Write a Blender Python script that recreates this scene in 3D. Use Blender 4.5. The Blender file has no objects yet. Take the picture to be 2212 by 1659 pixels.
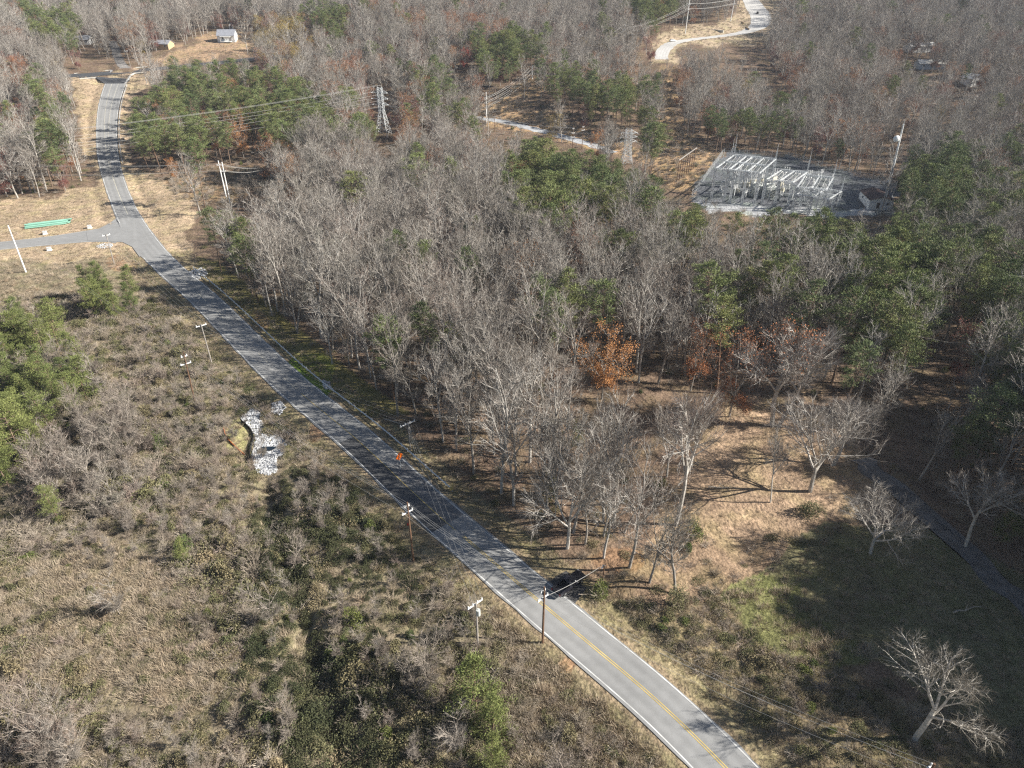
import bpy, math, random
import numpy as np
from mathutils import Vector

R = math.radians
scene = bpy.context.scene
COL = scene.collection
rng = np.random.default_rng(11)
random.seed(11)

# ------------------------------------------------------------------ camera, sky, sun, exposure
W, H, F = 2212.0, 1659.0, 1520.0        # the survey grid the photograph was measured in
CX, CY = W / 2, H / 2
PITCH, HC = R(32.0), 85.0
CP, SP = math.cos(PITCH), math.sin(PITCH)

cd = bpy.data.cameras.new('camera')
cd.sensor_width = 36.0
cd.lens = F / W * 36.0
cd.clip_start, cd.clip_end = 0.5, 9000.0
cam = bpy.data.objects.new('camera', cd)
cam.location = (0, 0, HC)
cam.rotation_euler = (R(90) - PITCH, 0, 0)
COL.objects.link(cam)
scene.camera = cam

SUN_EL, SUN_AZ = R(32.0), R(94.0)        # azimuth clockwise from +Y
wd = bpy.data.worlds.new('World')
scene.world = wd
wd.use_nodes = True
wn, wl = wd.node_tree.nodes, wd.node_tree.links
sky = wn.new('ShaderNodeTexSky')
sky.sky_type = 'NISHITA'
sky.sun_disc = False
sky.sun_elevation, sky.sun_rotation = SUN_EL, SUN_AZ
sky.altitude = 200
wl.new(sky.outputs[0], wn['Background'].inputs[0])
wn['Background'].inputs[1].default_value = 0.046

sd = bpy.data.lights.new('sun', 'SUN')
sd.energy, sd.angle, sd.color = 5.0, R(0.5), (1.0, 0.95, 0.87)
sun = bpy.data.objects.new('sun', sd)
sdir = Vector((math.sin(SUN_AZ) * math.cos(SUN_EL), math.cos(SUN_AZ) * math.cos(SUN_EL), math.sin(SUN_EL)))
sun.rotation_euler = sdir.to_track_quat('Z', 'Y').to_euler()
sun.location = (200, 0, 300)
COL.objects.link(sun)

vs = scene.view_settings
vs.view_transform, vs.look, vs.exposure, vs.gamma = 'Standard', 'None', 1.15, 1.0
scene.cycles.use_denoising = False
scene.cycles.filter_width = 1.3
scene.cycles.max_bounces = 4
scene.cycles.diffuse_bounces = 2
scene.cycles.glossy_bounces = 1
scene.cycles.transparent_max_bounces = 4

# ------------------------------------------------------------------ materials
def newmat(name):
    m = bpy.data.materials.new(name)
    m.use_nodes = True
    return m, m.node_tree.nodes, m.node_tree.links, m.node_tree.nodes['Principled BSDF']

def mat(name, cols, rough=0.85, scale=None, amt=0.35, metal=0.0, spec=0.2, rand=True, wscale=None):
    """Principled material: the base colour steps through cols by the object's own random number, broken up by noise."""
    m, n, l, b = newmat(name)
    b.inputs['Roughness'].default_value = rough
    b.inputs['Metallic'].default_value = metal
    b.inputs['Specular IOR Level'].default_value = spec
    if isinstance(cols[0], (int, float)):
        cols = [cols]
    src = None
    if len(cols) > 1 and rand:
        oi = n.new('ShaderNodeObjectInfo')
        cr = n.new('ShaderNodeValToRGB')
        cr.color_ramp.interpolation = 'LINEAR'
        el = cr.color_ramp.elements
        while len(el) < len(cols):
            el.new(0.5)
        for i, c in enumerate(cols):
            el[i].position = i / (len(cols) - 1)
            el[i].color = (*c, 1)
        l.new(oi.outputs['Random'], cr.inputs[0])
        src = cr.outputs[0]
    if scale:
        tc = n.new('ShaderNodeTexCoord')
        nz = n.new('ShaderNodeTexNoise')
        nz.inputs['Scale'].default_value = scale
        nz.inputs['Detail'].default_value = 4
        l.new(tc.outputs['Object'], nz.inputs['Vector'])
        mr = n.new('ShaderNodeMapRange')
        mr.inputs[1].default_value, mr.inputs[2].default_value = 0.3, 0.7
        mr.inputs[3].default_value, mr.inputs[4].default_value = 1 - amt, 1 + amt
        l.new(nz.outputs[0], mr.inputs[0])
        mx = n.new('ShaderNodeMix')
        mx.data_type, mx.blend_type = 'RGBA', 'MULTIPLY'
        mx.inputs[0].default_value = 1
        if src is None:
            mx.inputs[6].default_value = (*cols[0], 1)
        else:
            l.new(src, mx.inputs[6])
        l.new(mr.outputs[0], mx.inputs[7])
        src = mx.outputs[2]
    if src is None:
        b.inputs['Base Color'].default_value = (*cols[0], 1)
    else:
        l.new(src, b.inputs['Base Color'])
    return m

MT = {}
MT['bark'] = mat('grey_bark', [(.37, .345, .31), (.25, .225, .195), (.45, .425, .385), (.30, .275, .245), (.40, .37, .33)], scale=1.5, amt=.35)
MT['twig'] = mat('bare_twigs', [(.20, .18, .155), (.17, .135, .11), (.24, .22, .195), (.22, .165, .135), (.14, .12, .10), (.21, .195, .155), (.235, .195, .165)], scale=.25, amt=.25)
MT['palebark'] = mat('pale_bark', [(.50, .47, .42), (.42, .39, .35)], scale=1.2, amt=.35)
MT['slimbark'] = mat('sapling_bark', [(.33, .285, .24), (.26, .22, .185), (.37, .33, .285)], scale=1.5, amt=.3)
MT['pinebark'] = mat('pine_bark', [(.17, .11, .075), (.22, .16, .12)], scale=2, amt=.3)
MT['needle'] = mat('pine_needles', [(.125, .16, .06), (.175, .205, .072), (.145, .18, .08), (.205, .22, .078), (.11, .145, .062)], scale=.5, amt=.4, rough=.7)
MT['needle_light'] = mat('young_pine_needles', [(.145, .175, .058), (.185, .205, .068), (.115, .145, .05)], scale=.6, amt=.4, rough=.7)
MT['rust'] = mat('rust_leaves', [(.33, .135, .055), (.28, .125, .07), (.38, .19, .08)], scale=.7, amt=.3)
MT['orange'] = mat('orange_leaves', [(.44, .20, .075), (.40, .20, .08)], scale=.7, amt=.3)
MT['red'] = mat('red_leaves', [(.46, .085, .055), (.36, .08, .06)], scale=.7, amt=.3)
MT['maroon'] = mat('maroon_leaves', [(.22, .09, .075), (.25, .11, .085)], scale=.7, amt=.3)
MT['ochre'] = mat('ochre_leaves', [(.36, .25, .07), (.30, .235, .07)], scale=.7, amt=.3)
MT['scrub'] = mat('scrub_twigs', [(.36, .305, .24), (.29, .24, .195), (.41, .355, .29), (.26, .22, .165), (.36, .285, .24)], scale=.6, amt=.3)
MT['vine'] = mat('vine_leaves', [(.18, .165, .085), (.14, .14, .065), (.23, .19, .11), (.11, .12, .055), (.26, .205, .125)], scale=.8, amt=.35)
MT['shadevine'] = mat('shade_dark_vine_leaves', [(.065, .075, .035), (.09, .09, .045), (.05, .062, .03)], scale=.8, amt=.35)  # dark green honeysuckle, with tree shade put into the leaf colour as well
MT['straw'] = mat('dry_grass', [(.41, .335, .24), (.34, .275, .19), (.45, .375, .285), (.34, .26, .18)], scale=.8, amt=.3)
MT['greengrass'] = mat('green_grass', [(.15, .165, .06), (.19, .19, .08), (.13, .145, .055)], scale=.8, amt=.3)
MT['shrubgreen'] = mat('shrub_leaves', [(.09, .12, .035), (.14, .155, .045), (.075, .105, .035)], scale=.8, amt=.35)
MT['wood'] = mat('weathered_pole_wood', [(.16, .095, .06)], scale=1.0, amt=.3)
MT['greywood'] = mat('grey_pole_wood', [(.33, .30, .27)], scale=1.0, amt=.25)
MT['galv'] = mat('galvanised_steel', [(.62, .64, .64)], rough=.5, metal=.15, scale=.4, amt=.15)
MT['paint_w'] = mat('white_paint', [(.80, .80, .78)], rough=.5, scale=.6, amt=.08)
MT['porcelain'] = mat('grey_porcelain', [(.66, .66, .64)], rough=.3, scale=2., amt=.06)
MT['thinwire'] = mat('weathered_wire', [(.34, .34, .33)], rough=.6, metal=.1, scale=.1, amt=.1)
MT['wire'] = mat('aluminium_wire', [(.62, .61, .58)], rough=.5, metal=.2, scale=.1, amt=.1)
MT['transformer'] = mat('transformer_grey_paint', [(.50, .52, .49)], rough=.5, scale=.8, amt=.12)
MT['cream'] = mat('cream_switchgear_paint', [(.62, .58, .46)], rough=.5, scale=.8, amt=.12)
MT['shingle'] = mat('grey_shingles', [(.26, .27, .30)], scale=1.5, amt=.2)
MT['brownroof'] = mat('brown_metal_roof', [(.085, .055, .05)], scale=.8, amt=.25)
MT['siding'] = mat('white_siding', [(.76, .76, .74)], scale=.8, amt=.08)
MT['tansiding'] = mat('tan_siding', [(.45, .33, .20)], scale=.8, amt=.1)
MT['bluesiding'] = mat('pale_blue_siding', [(.40, .48, .55)], scale=.8, amt=.1)
MT['glass'] = mat('window_glass', [(.05, .06, .07)], rough=.1, spec=.6, scale=1., amt=.1)
MT['truck'] = mat('black_car_paint', [(.02, .02, .026)], rough=.12, spec=.7, scale=.5, amt=.2)
MT['rubber'] = mat('black_rubber', [(.02, .02, .02)], scale=3., amt=.2)
MT['chrome'] = mat('chrome', [(.75, .75, .75)], rough=.25, metal=.8, scale=2., amt=.05)
MT['lamp_lens'] = mat('clear_lamp_lens', [(.75, .75, .78)], rough=.15, spec=.6, scale=2., amt=.05)
MT['redlens'] = mat('red_lamp_lens', [(.40, .02, .02)], rough=.2, scale=2., amt=.1)
MT['orangesign'] = mat('fluorescent_orange_sheet', [(1.0, .20, .015)], rough=.5, scale=.8, amt=.06)
MT['redplate'] = mat('red_reflector', [(.75, .05, .05)], rough=.4, scale=2., amt=.1)
MT['pipe'] = mat('green_plastic_pipe', [(.24, .46, .36)], rough=.45, scale=.6, amt=.12)
MT['stone'] = mat('pale_riprap_stone', [(.42, .425, .43)], scale=2.2, amt=.55)
MT['puddle'] = mat('dark_water', [(.012, .02, .03)], rough=.06, spec=.6, scale=.5, amt=.2)
MT['concrete'] = mat('pale_concrete', [(.58, .56, .51)], scale=.25, amt=.12)
MT['silt'] = mat('orange_silt_fence', [(.60, .17, .05)], scale=1., amt=.2)
MT['line_w'] = mat('white_road_paint', [(.54, .54, .52)], scale=.35, amt=.35)
MT['line_y'] = mat('yellow_road_paint', [(.52, .39, .13)], scale=.35, amt=.35)
MT['line_pale'] = mat('faded_road_paint', [(.50, .47, .38)], scale=.35, amt=.3)
MT['steelpost'] = mat('rail_steel', [(.45, .46, .47)], rough=.45, metal=.3, scale=.8, amt=.15)
MT['log'] = mat('dead_wood', [(.45, .40, .33), (.33, .28, .22)], scale=1., amt=.3)

def asphalt(name, c, amt=.12):
    m, n, l, b = newmat(name)
    b.inputs['Roughness'].default_value = .9
    b.inputs['Specular IOR Level'].default_value = .2
    tc = n.new('ShaderNodeTexCoord')
    outs = []
    for sc, a in ((.04, amt), (.6, amt * .7), (14, amt * .8)):
        z = n.new('ShaderNodeTexNoise')
        z.inputs['Scale'].default_value = sc
        z.inputs['Detail'].default_value = 5
        l.new(tc.outputs['Object'], z.inputs['Vector'])
        r = n.new('ShaderNodeMapRange')
        r.inputs[1].default_value, r.inputs[2].default_value = .3, .7
        r.inputs[3].default_value, r.inputs[4].default_value = 1 - a, 1 + a
        l.new(z.outputs[0], r.inputs[0])
        outs.append(r.outputs[0])
    p1 = n.new('ShaderNodeMath'); p1.operation = 'MULTIPLY'
    l.new(outs[0], p1.inputs[0]); l.new(outs[1], p1.inputs[1])
    p2 = n.new('ShaderNodeMath'); p2.operation = 'MULTIPLY'
    l.new(p1.outputs[0], p2.inputs[0]); l.new(outs[2], p2.inputs[1])
    # darker wheel tracks run along the lanes (a worn strip that stays put): read from the ribbon's own across-coordinate
    at_ = n.new('ShaderNodeAttribute'); at_.attribute_name = 'across'
    s = n.new('ShaderNodeMath'); s.operation = 'SINE'
    k = n.new('ShaderNodeMath'); k.operation = 'MULTIPLY'; k.inputs[1].default_value = 3.6
    l.new(at_.outputs['Fac'], k.inputs[0]); l.new(k.outputs[0], s.inputs[0])
    r2 = n.new('ShaderNodeMapRange')
    r2.inputs[1].default_value, r2.inputs[2].default_value = -1, 1
    r2.inputs[3].default_value, r2.inputs[4].default_value = .93, 1.05
    l.new(s.outputs[0], r2.inputs[0])
    p3 = n.new('ShaderNodeMath'); p3.operation = 'MULTIPLY'
    l.new(p2.outputs[0], p3.inputs[0]); l.new(r2.outputs[0], p3.inputs[1])
    mx = n.new('ShaderNodeMix'); mx.data_type, mx.blend_type = 'RGBA', 'MULTIPLY'
    mx.inputs[0].default_value = 1
    mx.inputs[6].default_value = (*c, 1)
    l.new(p3.outputs[0], mx.inputs[7])
    l.new(mx.outputs[2], b.inputs['Base Color'])
    return m

MT['asphalt'] = asphalt('worn_asphalt', (.25, .25, .245))
MT['asphalt_new'] = asphalt('new_asphalt', (.07, .072, .076))
MT['asphalt_patch'] = asphalt('patch_asphalt', (.085, .086, .088))
MT['asphalt_dark'] = asphalt('dark_apron_asphalt', (.07, .068, .066))
MT['pale_road'] = asphalt('pale_road', (.47, .46, .44))
MT['gravel'] = asphalt('pale_gravel', (.36, .37, .38), .25)
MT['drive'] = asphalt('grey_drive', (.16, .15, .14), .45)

def ground_material():
    m, n, l, b = newmat('ground_cover')
    b.inputs['Roughness'].default_value = .95
    b.inputs['Specular IOR Level'].default_value = .1
    at_ = n.new('ShaderNodeAttribute'); at_.attribute_name = 'cover'
    tc = n.new('ShaderNodeTexCoord')
    prev = at_.outputs['Color']
    for sc, lo, hi, det in ((.05, .80, 1.2, 4), (.45, .68, 1.32, 6), (3.0, .55, 1.5, 6)):
        z = n.new('ShaderNodeTexNoise')
        z.inputs['Scale'].default_value = sc
        z.inputs['Detail'].default_value = det
        z.inputs['Roughness'].default_value = .65
        l.new(tc.outputs['Object'], z.inputs['Vector'])
        r = n.new('ShaderNodeMapRange')
        r.inputs[1].default_value, r.inputs[2].default_value = .32, .68
        r.inputs[3].default_value, r.inputs[4].default_value = lo, hi
        l.new(z.outputs[0], r.inputs[0])
        mx = n.new('ShaderNodeMix'); mx.data_type, mx.blend_type = 'RGBA', 'MULTIPLY'
        mx.inputs[0].default_value = 1
        l.new(prev, mx.inputs[6]); l.new(r.outputs[0], mx.inputs[7])
        prev = mx.outputs[2]
    # patchy hue: litter drifting into moss and straw
    z = n.new('ShaderNodeTexNoise'); z.inputs['Scale'].default_value = .16; z.inputs['Detail'].default_value = 6
    l.new(tc.outputs['Object'], z.inputs['Vector'])
    r = n.new('ShaderNodeMapRange')
    r.inputs[1].default_value, r.inputs[2].default_value = .45, .7
    r.inputs[3].default_value, r.inputs[4].default_value = 0, .5
    l.new(z.outputs[0], r.inputs[0])
    mx = n.new('ShaderNodeMix'); mx.data_type, mx.blend_type = 'RGBA', 'MULTIPLY'
    l.new(r.outputs[0], mx.inputs[0]); l.new(prev, mx.inputs[6])
    mx.inputs[7].default_value = (.86, 1.02, .72, 1)
    prev = mx.outputs[2]
    l.new(prev, b.inputs['Base Color'])
    zb = n.new('ShaderNodeTexNoise'); zb.inputs['Scale'].default_value = 1.4; zb.inputs['Detail'].default_value = 8
    l.new(tc.outputs['Object'], zb.inputs['Vector'])
    bp = n.new('ShaderNodeBump'); bp.inputs['Strength'].default_value = .8; bp.inputs['Distance'].default_value = .5
    l.new(zb.outputs[0], bp.inputs['Height']); l.new(bp.outputs[0], b.inputs['Normal'])
    return m
MT['ground'] = ground_material()

# ------------------------------------------------------------------ mesh collector and object helpers
class MB:
    def __init__(s):
        s.v, s.f, s.n = [], [], 0
    def add(s, verts, faces):
        verts = np.asarray(verts, float).reshape(-1, 3)
        s.v.append(verts)
        for fa in (faces if isinstance(faces, list) else [faces]):
            s.f.append(np.asarray(fa, int) + s.n)
        s.n += len(verts)
        return s
    def segs(s, P0, P1, R0, R1, n=4):
        P0, P1 = np.atleast_2d(np.asarray(P0, float)), np.atleast_2d(np.asarray(P1, float))
        k = len(P0)
        if k == 0: return s
        R0 = np.broadcast_to(np.asarray(R0, float), (k,)); R1 = np.broadcast_to(np.asarray(R1, float), (k,))
        d = P1 - P0
        d /= np.linalg.norm(d, axis=1)[:, None] + 1e-9
        up = np.tile((0., 0., 1.), (k, 1)); up[np.abs(d[:, 2]) > .98] = (1, 0, 0)
        a = np.cross(d, up); a /= np.linalg.norm(a, axis=1)[:, None] + 1e-9
        b = np.cross(d, a)
        t = np.arange(n) * 2 * math.pi / n + math.pi / 4
        ring = a[:, None, :] * np.cos(t)[None, :, None] + b[:, None, :] * np.sin(t)[None, :, None]
        V = np.concatenate([P0[:, None] + ring * R0[:, None, None], P1[:, None] + ring * R1[:, None, None]], 1).reshape(-1, 3)
        i = np.arange(n); j = (i + 1) % n
        q = np.stack([i, j, j + n, i + n], 1)
        Fq = (q[None] + (np.arange(k) * 2 * n)[:, None, None]).reshape(-1, 4)
        fs = [Fq]
        if n == 4:
            cap = np.array([[3, 2, 1, 0], [4, 5, 6, 7]])
            fs.append((cap[None] + (np.arange(k) * 8)[:, None, None]).reshape(-1, 4))
        return s.add(V, fs)
    def seg(s, p0, p1, r0, r1=None, n=4):
        s.segs([p0], [p1], [r0], [r0 if r1 is None else r1], n)
        if n > 4:
            base = s.n - 2 * n
            s.f.append(np.array([[base + k for k in range(n)][::-1]])); s.f.append(np.array([[base + n + k for k in range(n)]]))
        return s
    def box(s, c, size, rz=0.0):
        x, y, z = np.array(size) / 2.
        V = np.array([(-x, -y, -z), (x, -y, -z), (x, y, -z), (-x, y, -z), (-x, -y, z), (x, -y, z), (x, y, z), (-x, y, z)])
        cr, sr = math.cos(rz), math.sin(rz)
        V = np.stack([V[:, 0] * cr - V[:, 1] * sr, V[:, 0] * sr + V[:, 1] * cr, V[:, 2]], 1) + np.array(c)
        return s.add(V, np.array([(3, 2, 1, 0), (4, 5, 6, 7), (0, 1, 5, 4), (1, 2, 6, 5), (2, 3, 7, 6), (3, 0, 4, 7)]))
    def prism(s, prof, y0, y1):
        """extrude an outline in x,z from y0 to y1"""
        n = len(prof)
        V = [(x, y0, z) for x, z in prof] + [(x, y1, z) for x, z in prof]
        q = np.array([(i, (i + 1) % n, (i + 1) % n + n, i + n) for i in range(n)])
        return s.add(V, [q, np.array([list(range(n))[::-1]]), np.array([list(range(n, 2 * n))])])
    def ball(s, c, r, n=8, m=5, sq=(1, 1, 1)):
        V = [(0, 0, -1)]
        for i in range(1, m):
            a = -math.pi / 2 + math.pi * i / m
            V += [(math.cos(a) * math.cos(2 * math.pi * k / n), math.cos(a) * math.sin(2 * math.pi * k / n), math.sin(a)) for k in range(n)]
        V.append((0, 0, 1))
        V = np.array(V) * r * np.array(sq) + np.array(c)
        q, t = [], []
        for i in range(m - 2):
            for k in range(n):
                q.append((1 + i * n + k, 1 + i * n + (k + 1) % n, 1 + (i + 1) * n + (k + 1) % n, 1 + (i + 1) * n + k))
        L = len(V) - 1
        for k in range(n):
            t.append((0, 1 + (k + 1) % n, 1 + k)); t.append((L, 1 + (m - 2) * n + k, 1 + (m - 2) * n + (k + 1) % n))
        return s.add(V, [np.array(q), np.array(t)])
    def mesh(s, name, mats, extra=None, smooth=False):
        """mats: one material, or (with extra = [(MB, mat) ...]) several collectors joined"""
        groups = [(s, mats)] + (extra or [])
        V, L, S, MI, off = [], [], [], [], 0
        me = bpy.data.meshes.new(name)
        for gi, (g, mm) in enumerate(groups):
            me.materials.append(mm)
            if not g.v: continue
            V.append(np.concatenate(g.v))
            for fa in g.f:
                L.append((fa + off).ravel()); S.append(np.full(len(fa), fa.shape[1])); MI.append(np.full(len(fa), gi))
            off += g.n
        V, L, S, MI = np.concatenate(V), np.concatenate(L), np.concatenate(S), np.concatenate(MI)
        me.vertices.add(len(V)); me.vertices.foreach_set('co', V.ravel())
        me.loops.add(len(L)); me.loops.foreach_set('vertex_index', L.astype(np.int32))
        me.polygons.add(len(S))
        me.polygons.foreach_set('loop_start', (np.cumsum(S) - S).astype(np.int32))
        me.polygons.foreach_set('material_index', MI.astype(np.int32))
        me.update(calc_edges=True)
        me.polygons.foreach_set('use_smooth', np.full(len(S), bool(smooth)))
        return me
    def build(s, name, m, parent=None, smooth=False):
        o = bpy.data.objects.new(name, s.mesh(name, m, smooth=smooth))
        COL.objects.link(o)
        if parent is not None: o.parent = parent
        return o

def tag(o, label=None, cat=None, group=None, kind=None):
    if label: o['label'] = label
    if cat: o['category'] = cat
    if group: o['group'] = group
    if kind: o['kind'] = kind
    return o

def thing(name, label, cat, loc=(0, 0, 0), rz=0.0, group=None):
    o = bpy.data.objects.new(name, None)
    o.empty_display_size = .5
    COL.objects.link(o)
    o.location = loc
    o.rotation_euler = (0, 0, rz)
    return tag(o, label, cat, group)

def copy_tree(o, loc, rz, sc, label=None, group=None):
    c = o.copy(); COL.objects.link(c)
    c.location, c.rotation_euler, c.scale = loc, (0, 0, rz), sc
    if label: c['label'] = label
    if group: c['group'] = group
    for ch in o.children:
        d = ch.copy(); COL.objects.link(d); d.parent = c
    return c

# ------------------------------------------------------------------ survey: photograph point -> place on the ground
def sstep(t):
    t = np.clip(t, 0, 1)
    return t * t * (3 - 2 * t)

def base_z(x, y):
    x, y = np.asarray(x, float), np.asarray(y, float)
    z = 44 * sstep((y - 230) / 450) + np.maximum(y - 640, 0) * .055
    z = z + 1.4 * np.sin(x / 41 + 1.3) * np.sin(y / 57 + .6) * sstep((y - 150) / 200)
    z = z + 1.0 * np.sin(x / 23 + y / 31) * sstep((y - 180) / 200)
    return z

def proj(x, y, z):
    x, y, z = np.asarray(x, float), np.asarray(y, float), np.asarray(z, float)
    dz = z - HC
    f = y * CP - dz * SP
    u = y * SP + dz * CP
    f = np.where(f < .1, .1, f)
    return CX + F * x / f, CY - F * u / f

def at(px, py, zo=0.0, fn=base_z):
    dx, v = (px - CX) / F, (py - CY) / F
    d = np.array((dx, CP - v * SP, -SP - v * CP))
    t0, t1 = 1.0, 1.0
    while t1 < 6000:
        p = d * t1
        if HC + p[2] < float(fn(p[0], p[1])) + zo: break
        t0, t1 = t1, t1 * 1.02
    for _ in range(30):
        tm = (t0 + t1) / 2; p = d * tm
        if HC + p[2] < float(fn(p[0], p[1])) + zo: t1 = tm
        else: t0 = tm
    p = d * t1
    return np.array((p[0], p[1], HC + p[2]))

def spline(pts, step=2.0):
    pts = np.array(pts, float)
    P = np.concatenate([[2 * pts[0] - pts[1]], pts, [2 * pts[-1] - pts[-2]]])
    out = []
    for i in range(1, len(P) - 2):
        p0, p1, p2, p3 = P[i - 1], P[i], P[i + 1], P[i + 2]
        n = max(2, int(np.linalg.norm((p2 - p1)[:2]) / step))
        for k in range(n):
            t = k / n
            out.append(.5 * (2 * p1 + (p2 - p0) * t + (2 * p0 - 5 * p1 + 4 * p2 - p3) * t * t + (3 * p1 - p0 - 3 * p2 + p3) * t ** 3))
    out.append(P[-2])
    return np.array(out)

def smooth1(a, k):
    pad = np.concatenate([np.repeat(a[:1], k, 0), a, np.repeat(a[-1:], k, 0)])
    return np.stack([np.convolve(pad[:, c], np.ones(2 * k + 1) / (2 * k + 1), 'valid') for c in range(a.shape[1])], 1)

def road_path(pix, widths, k=4):
    pts = [at(px, py) for px, py in pix]
    pw = [(p[0], p[1], w) for p, w in zip(pts, widths)]
    s = smooth1(spline(pw), k)
    z = smooth1(base_z(s[:, 0], s[:, 1])[:, None], 8)[:, 0]
    return np.column_stack([s[:, 0], s[:, 1], z, s[:, 2]])       # x, y, z, width

MAIN = road_path([(1642, 1740), (1569, 1659), (1474, 1560), (1297, 1410), (1174, 1308), (1068, 1216), (937, 1104), (840, 1012), (765, 942), (670, 866), (595, 800), (515, 720),
                  (440, 645), (360, 575), (318, 530), (290, 490), (272, 455), (255, 415), (243, 380), (235, 345), (231, 310), (231, 265), (236, 225), (248, 185), (256, 164), (262, 146)],
                 [6.5, 6.5, 6.6, 6.7, 6.9] + [7.0] * 9 + [7.6, 7.6, 7.2, 7.2, 7.4, 7.8, 8.2, 8.8, 9.6, 10.4, 10.6, 11.0])
SIDE = road_path([(300, 505), (240, 503), (170, 512), (80, 523), (0, 531), (-120, 541)], [19, 15, 10.5, 8.2, 7.4, 7.4])
CROSS = road_path([(20, 165), (90, 166), (165, 163), (240, 158), (315, 151), (420, 140), (505, 132), (633, 119), (760, 110)], [12.5] * 9)
HOUSEDRIVE = road_path([(272, 152), (262, 135), (252, 118), (247, 100), (240, 85)], [5.0, 4.6, 4.4, 4.2, 4.0])
TOPROAD = road_path([(1428, 135), (1432, 112), (1450, 93), (1500, 84), (1560, 78), (1610, 70), (1640, 55), (1643, 35), (1630, 15), (1620, -4)],
                    [7, 8, 8, 7.5, 7.5, 9, 12, 14, 14, 12])
TRACK = road_path([(1018, 252), (1060, 258), (1110, 268), (1170, 283), (1235, 299), (1290, 316), (1330, 336)], [6, 7, 7, 7, 7, 6, 6])
DRIVE = road_path([(1840, 975), (1880, 1005), (1920, 1050), (1985, 1105), (2060, 1170), (2140, 1240), (2230, 1320), (2340, 1420)], [4.2, 4.6, 4.4, 4.2, 4, 4, 4, 4])
APRON = road_path([(1172, 1288), (1200, 1284), (1228, 1268), (1252, 1252)], [6.5, 6.0, 5.5, 4.5], 1)
ROADS = [(MAIN, 10), (SIDE, 7), (CROSS, 7), (HOUSEDRIVE, 4), (TOPROAD, 7), (TRACK, 4), (DRIVE, 4), (APRON, 3)]

def road_dist(path, x, y):
    """distance beyond the road's edge, and the road's height there"""
    x, y = np.asarray(x, float).ravel(), np.asarray(y, float).ravel()
    best, bz = np.full(x.shape, 1e9), np.zeros(x.shape)
    P = path[::2] if len(path) > 12 else path
    for i in range(len(P) - 1):
        a, b = P[i], P[i + 1]
        m = (x > min(a[0], b[0]) - 30) & (x < max(a[0], b[0]) + 30) & (y > min(a[1], b[1]) - 30) & (y < max(a[1], b[1]) + 30)
        if not m.any(): continue
        dx, dy = b[0] - a[0], b[1] - a[1]
        L = dx * dx + dy * dy + 1e-9
        t = np.clip(((x[m] - a[0]) * dx + (y[m] - a[1]) * dy) / L, 0, 1)
        d = np.hypot(x[m] - a[0] - t * dx, y[m] - a[1] - t * dy) - (a[3] + t * (b[3] - a[3])) / 2
        cur, cz = best[m], bz[m]
        w = d < cur
        cur[w] = d[w]; cz[w] = (a[2] + t * (b[2] - a[2]))[w]
        best[m] = cur; bz[m] = cz
    return best, bz

POND_C = at(570, 945)
DITCH = road_path([(578, 1030), (590, 1110), (618, 1230), (670, 1380), (700, 1500), (735, 1640), (760, 1760)], [1.0] * 7)
def terrain(x, y):
    x, y = np.asarray(x, float), np.asarray(y, float)
    sh = np.broadcast(x, y).shape
    x, y = np.broadcast_to(x, sh).ravel(), np.broadcast_to(y, sh).ravel()
    z = base_z(x, y)
    near = 1 - sstep((y - 120) / 260)
    z = z + near * (.35 * np.sin(x / 3.1 + 2 * np.sin(y / 7.3)) * np.sin(y / 3.7 + x / 9.1) + .7 * np.sin(x / 11.3 + .7) * np.sin(y / 9.7))
    for path, bl in ROADS:
        d, rz = road_dist(path, x, y)
        w = 1 - sstep((d - 1.8) / bl)
        dip = -.55 * np.exp(-((d - 4.2) / 1.6) ** 2) if path is MAIN else 0
        z = z * (1 - w) + (rz - .06) * w + dip
    dd_, _ = road_dist(DITCH, x, y)
    z = z - 1.5 * (1 - sstep((dd_ + .5) / 3.2))
    r = np.hypot((x - POND_C[0]) / 6.5, (y - POND_C[1]) / 11)
    z = z - 1.2 * (1 - sstep((r - .4) / .7)) * sstep((road_dist(MAIN, x, y)[0] - 2.5) / 3)
    return z.reshape(sh)

def gz(x, y): return float(terrain(np.array([x]), np.array([y]))[0])
def on(px, py, zo=0.0):
    p = at(px, py)
    for _ in range(4):
        z = gz(p[0], p[1]) + zo
        dx, v = (px - CX) / F, (py - CY) / F
        d = np.array((dx, CP - v * SP, -SP - v * CP))
        p = d * ((z - HC) / d[2]) if abs(p[1]) < 230 else at(px, py, z - float(base_z(p[0], p[1])))
    return np.array((p[0], p[1], gz(p[0], p[1]) + zo))

def height_to(p, py):
    """how tall something standing at p is if its top shows at photo row py"""
    lo, hi = .2, 90.
    for _ in range(40):
        m = (lo + hi) / 2
        if proj(p[0], p[1], p[2] + m)[1] > py: lo = m
        else: hi = m
    return lo

def inpoly(px, py, poly):
    px, py = np.asarray(px, float), np.asarray(py, float)
    c = np.zeros(px.shape, bool)
    n = len(poly)
    for i in range(n):
        x0, y0 = poly[i]; x1, y1 = poly[(i + 1) % n]
        if y0 == y1: continue
        c ^= ((y0 > py) != (y1 > py)) & (px < (x1 - x0) * (py - y0) / (y1 - y0) + x0)
    return c
def inany(px, py, polys):
    c = np.zeros(np.shape(px), bool)
    for p in polys: c |= inpoly(px, py, p)
    return c

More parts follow.
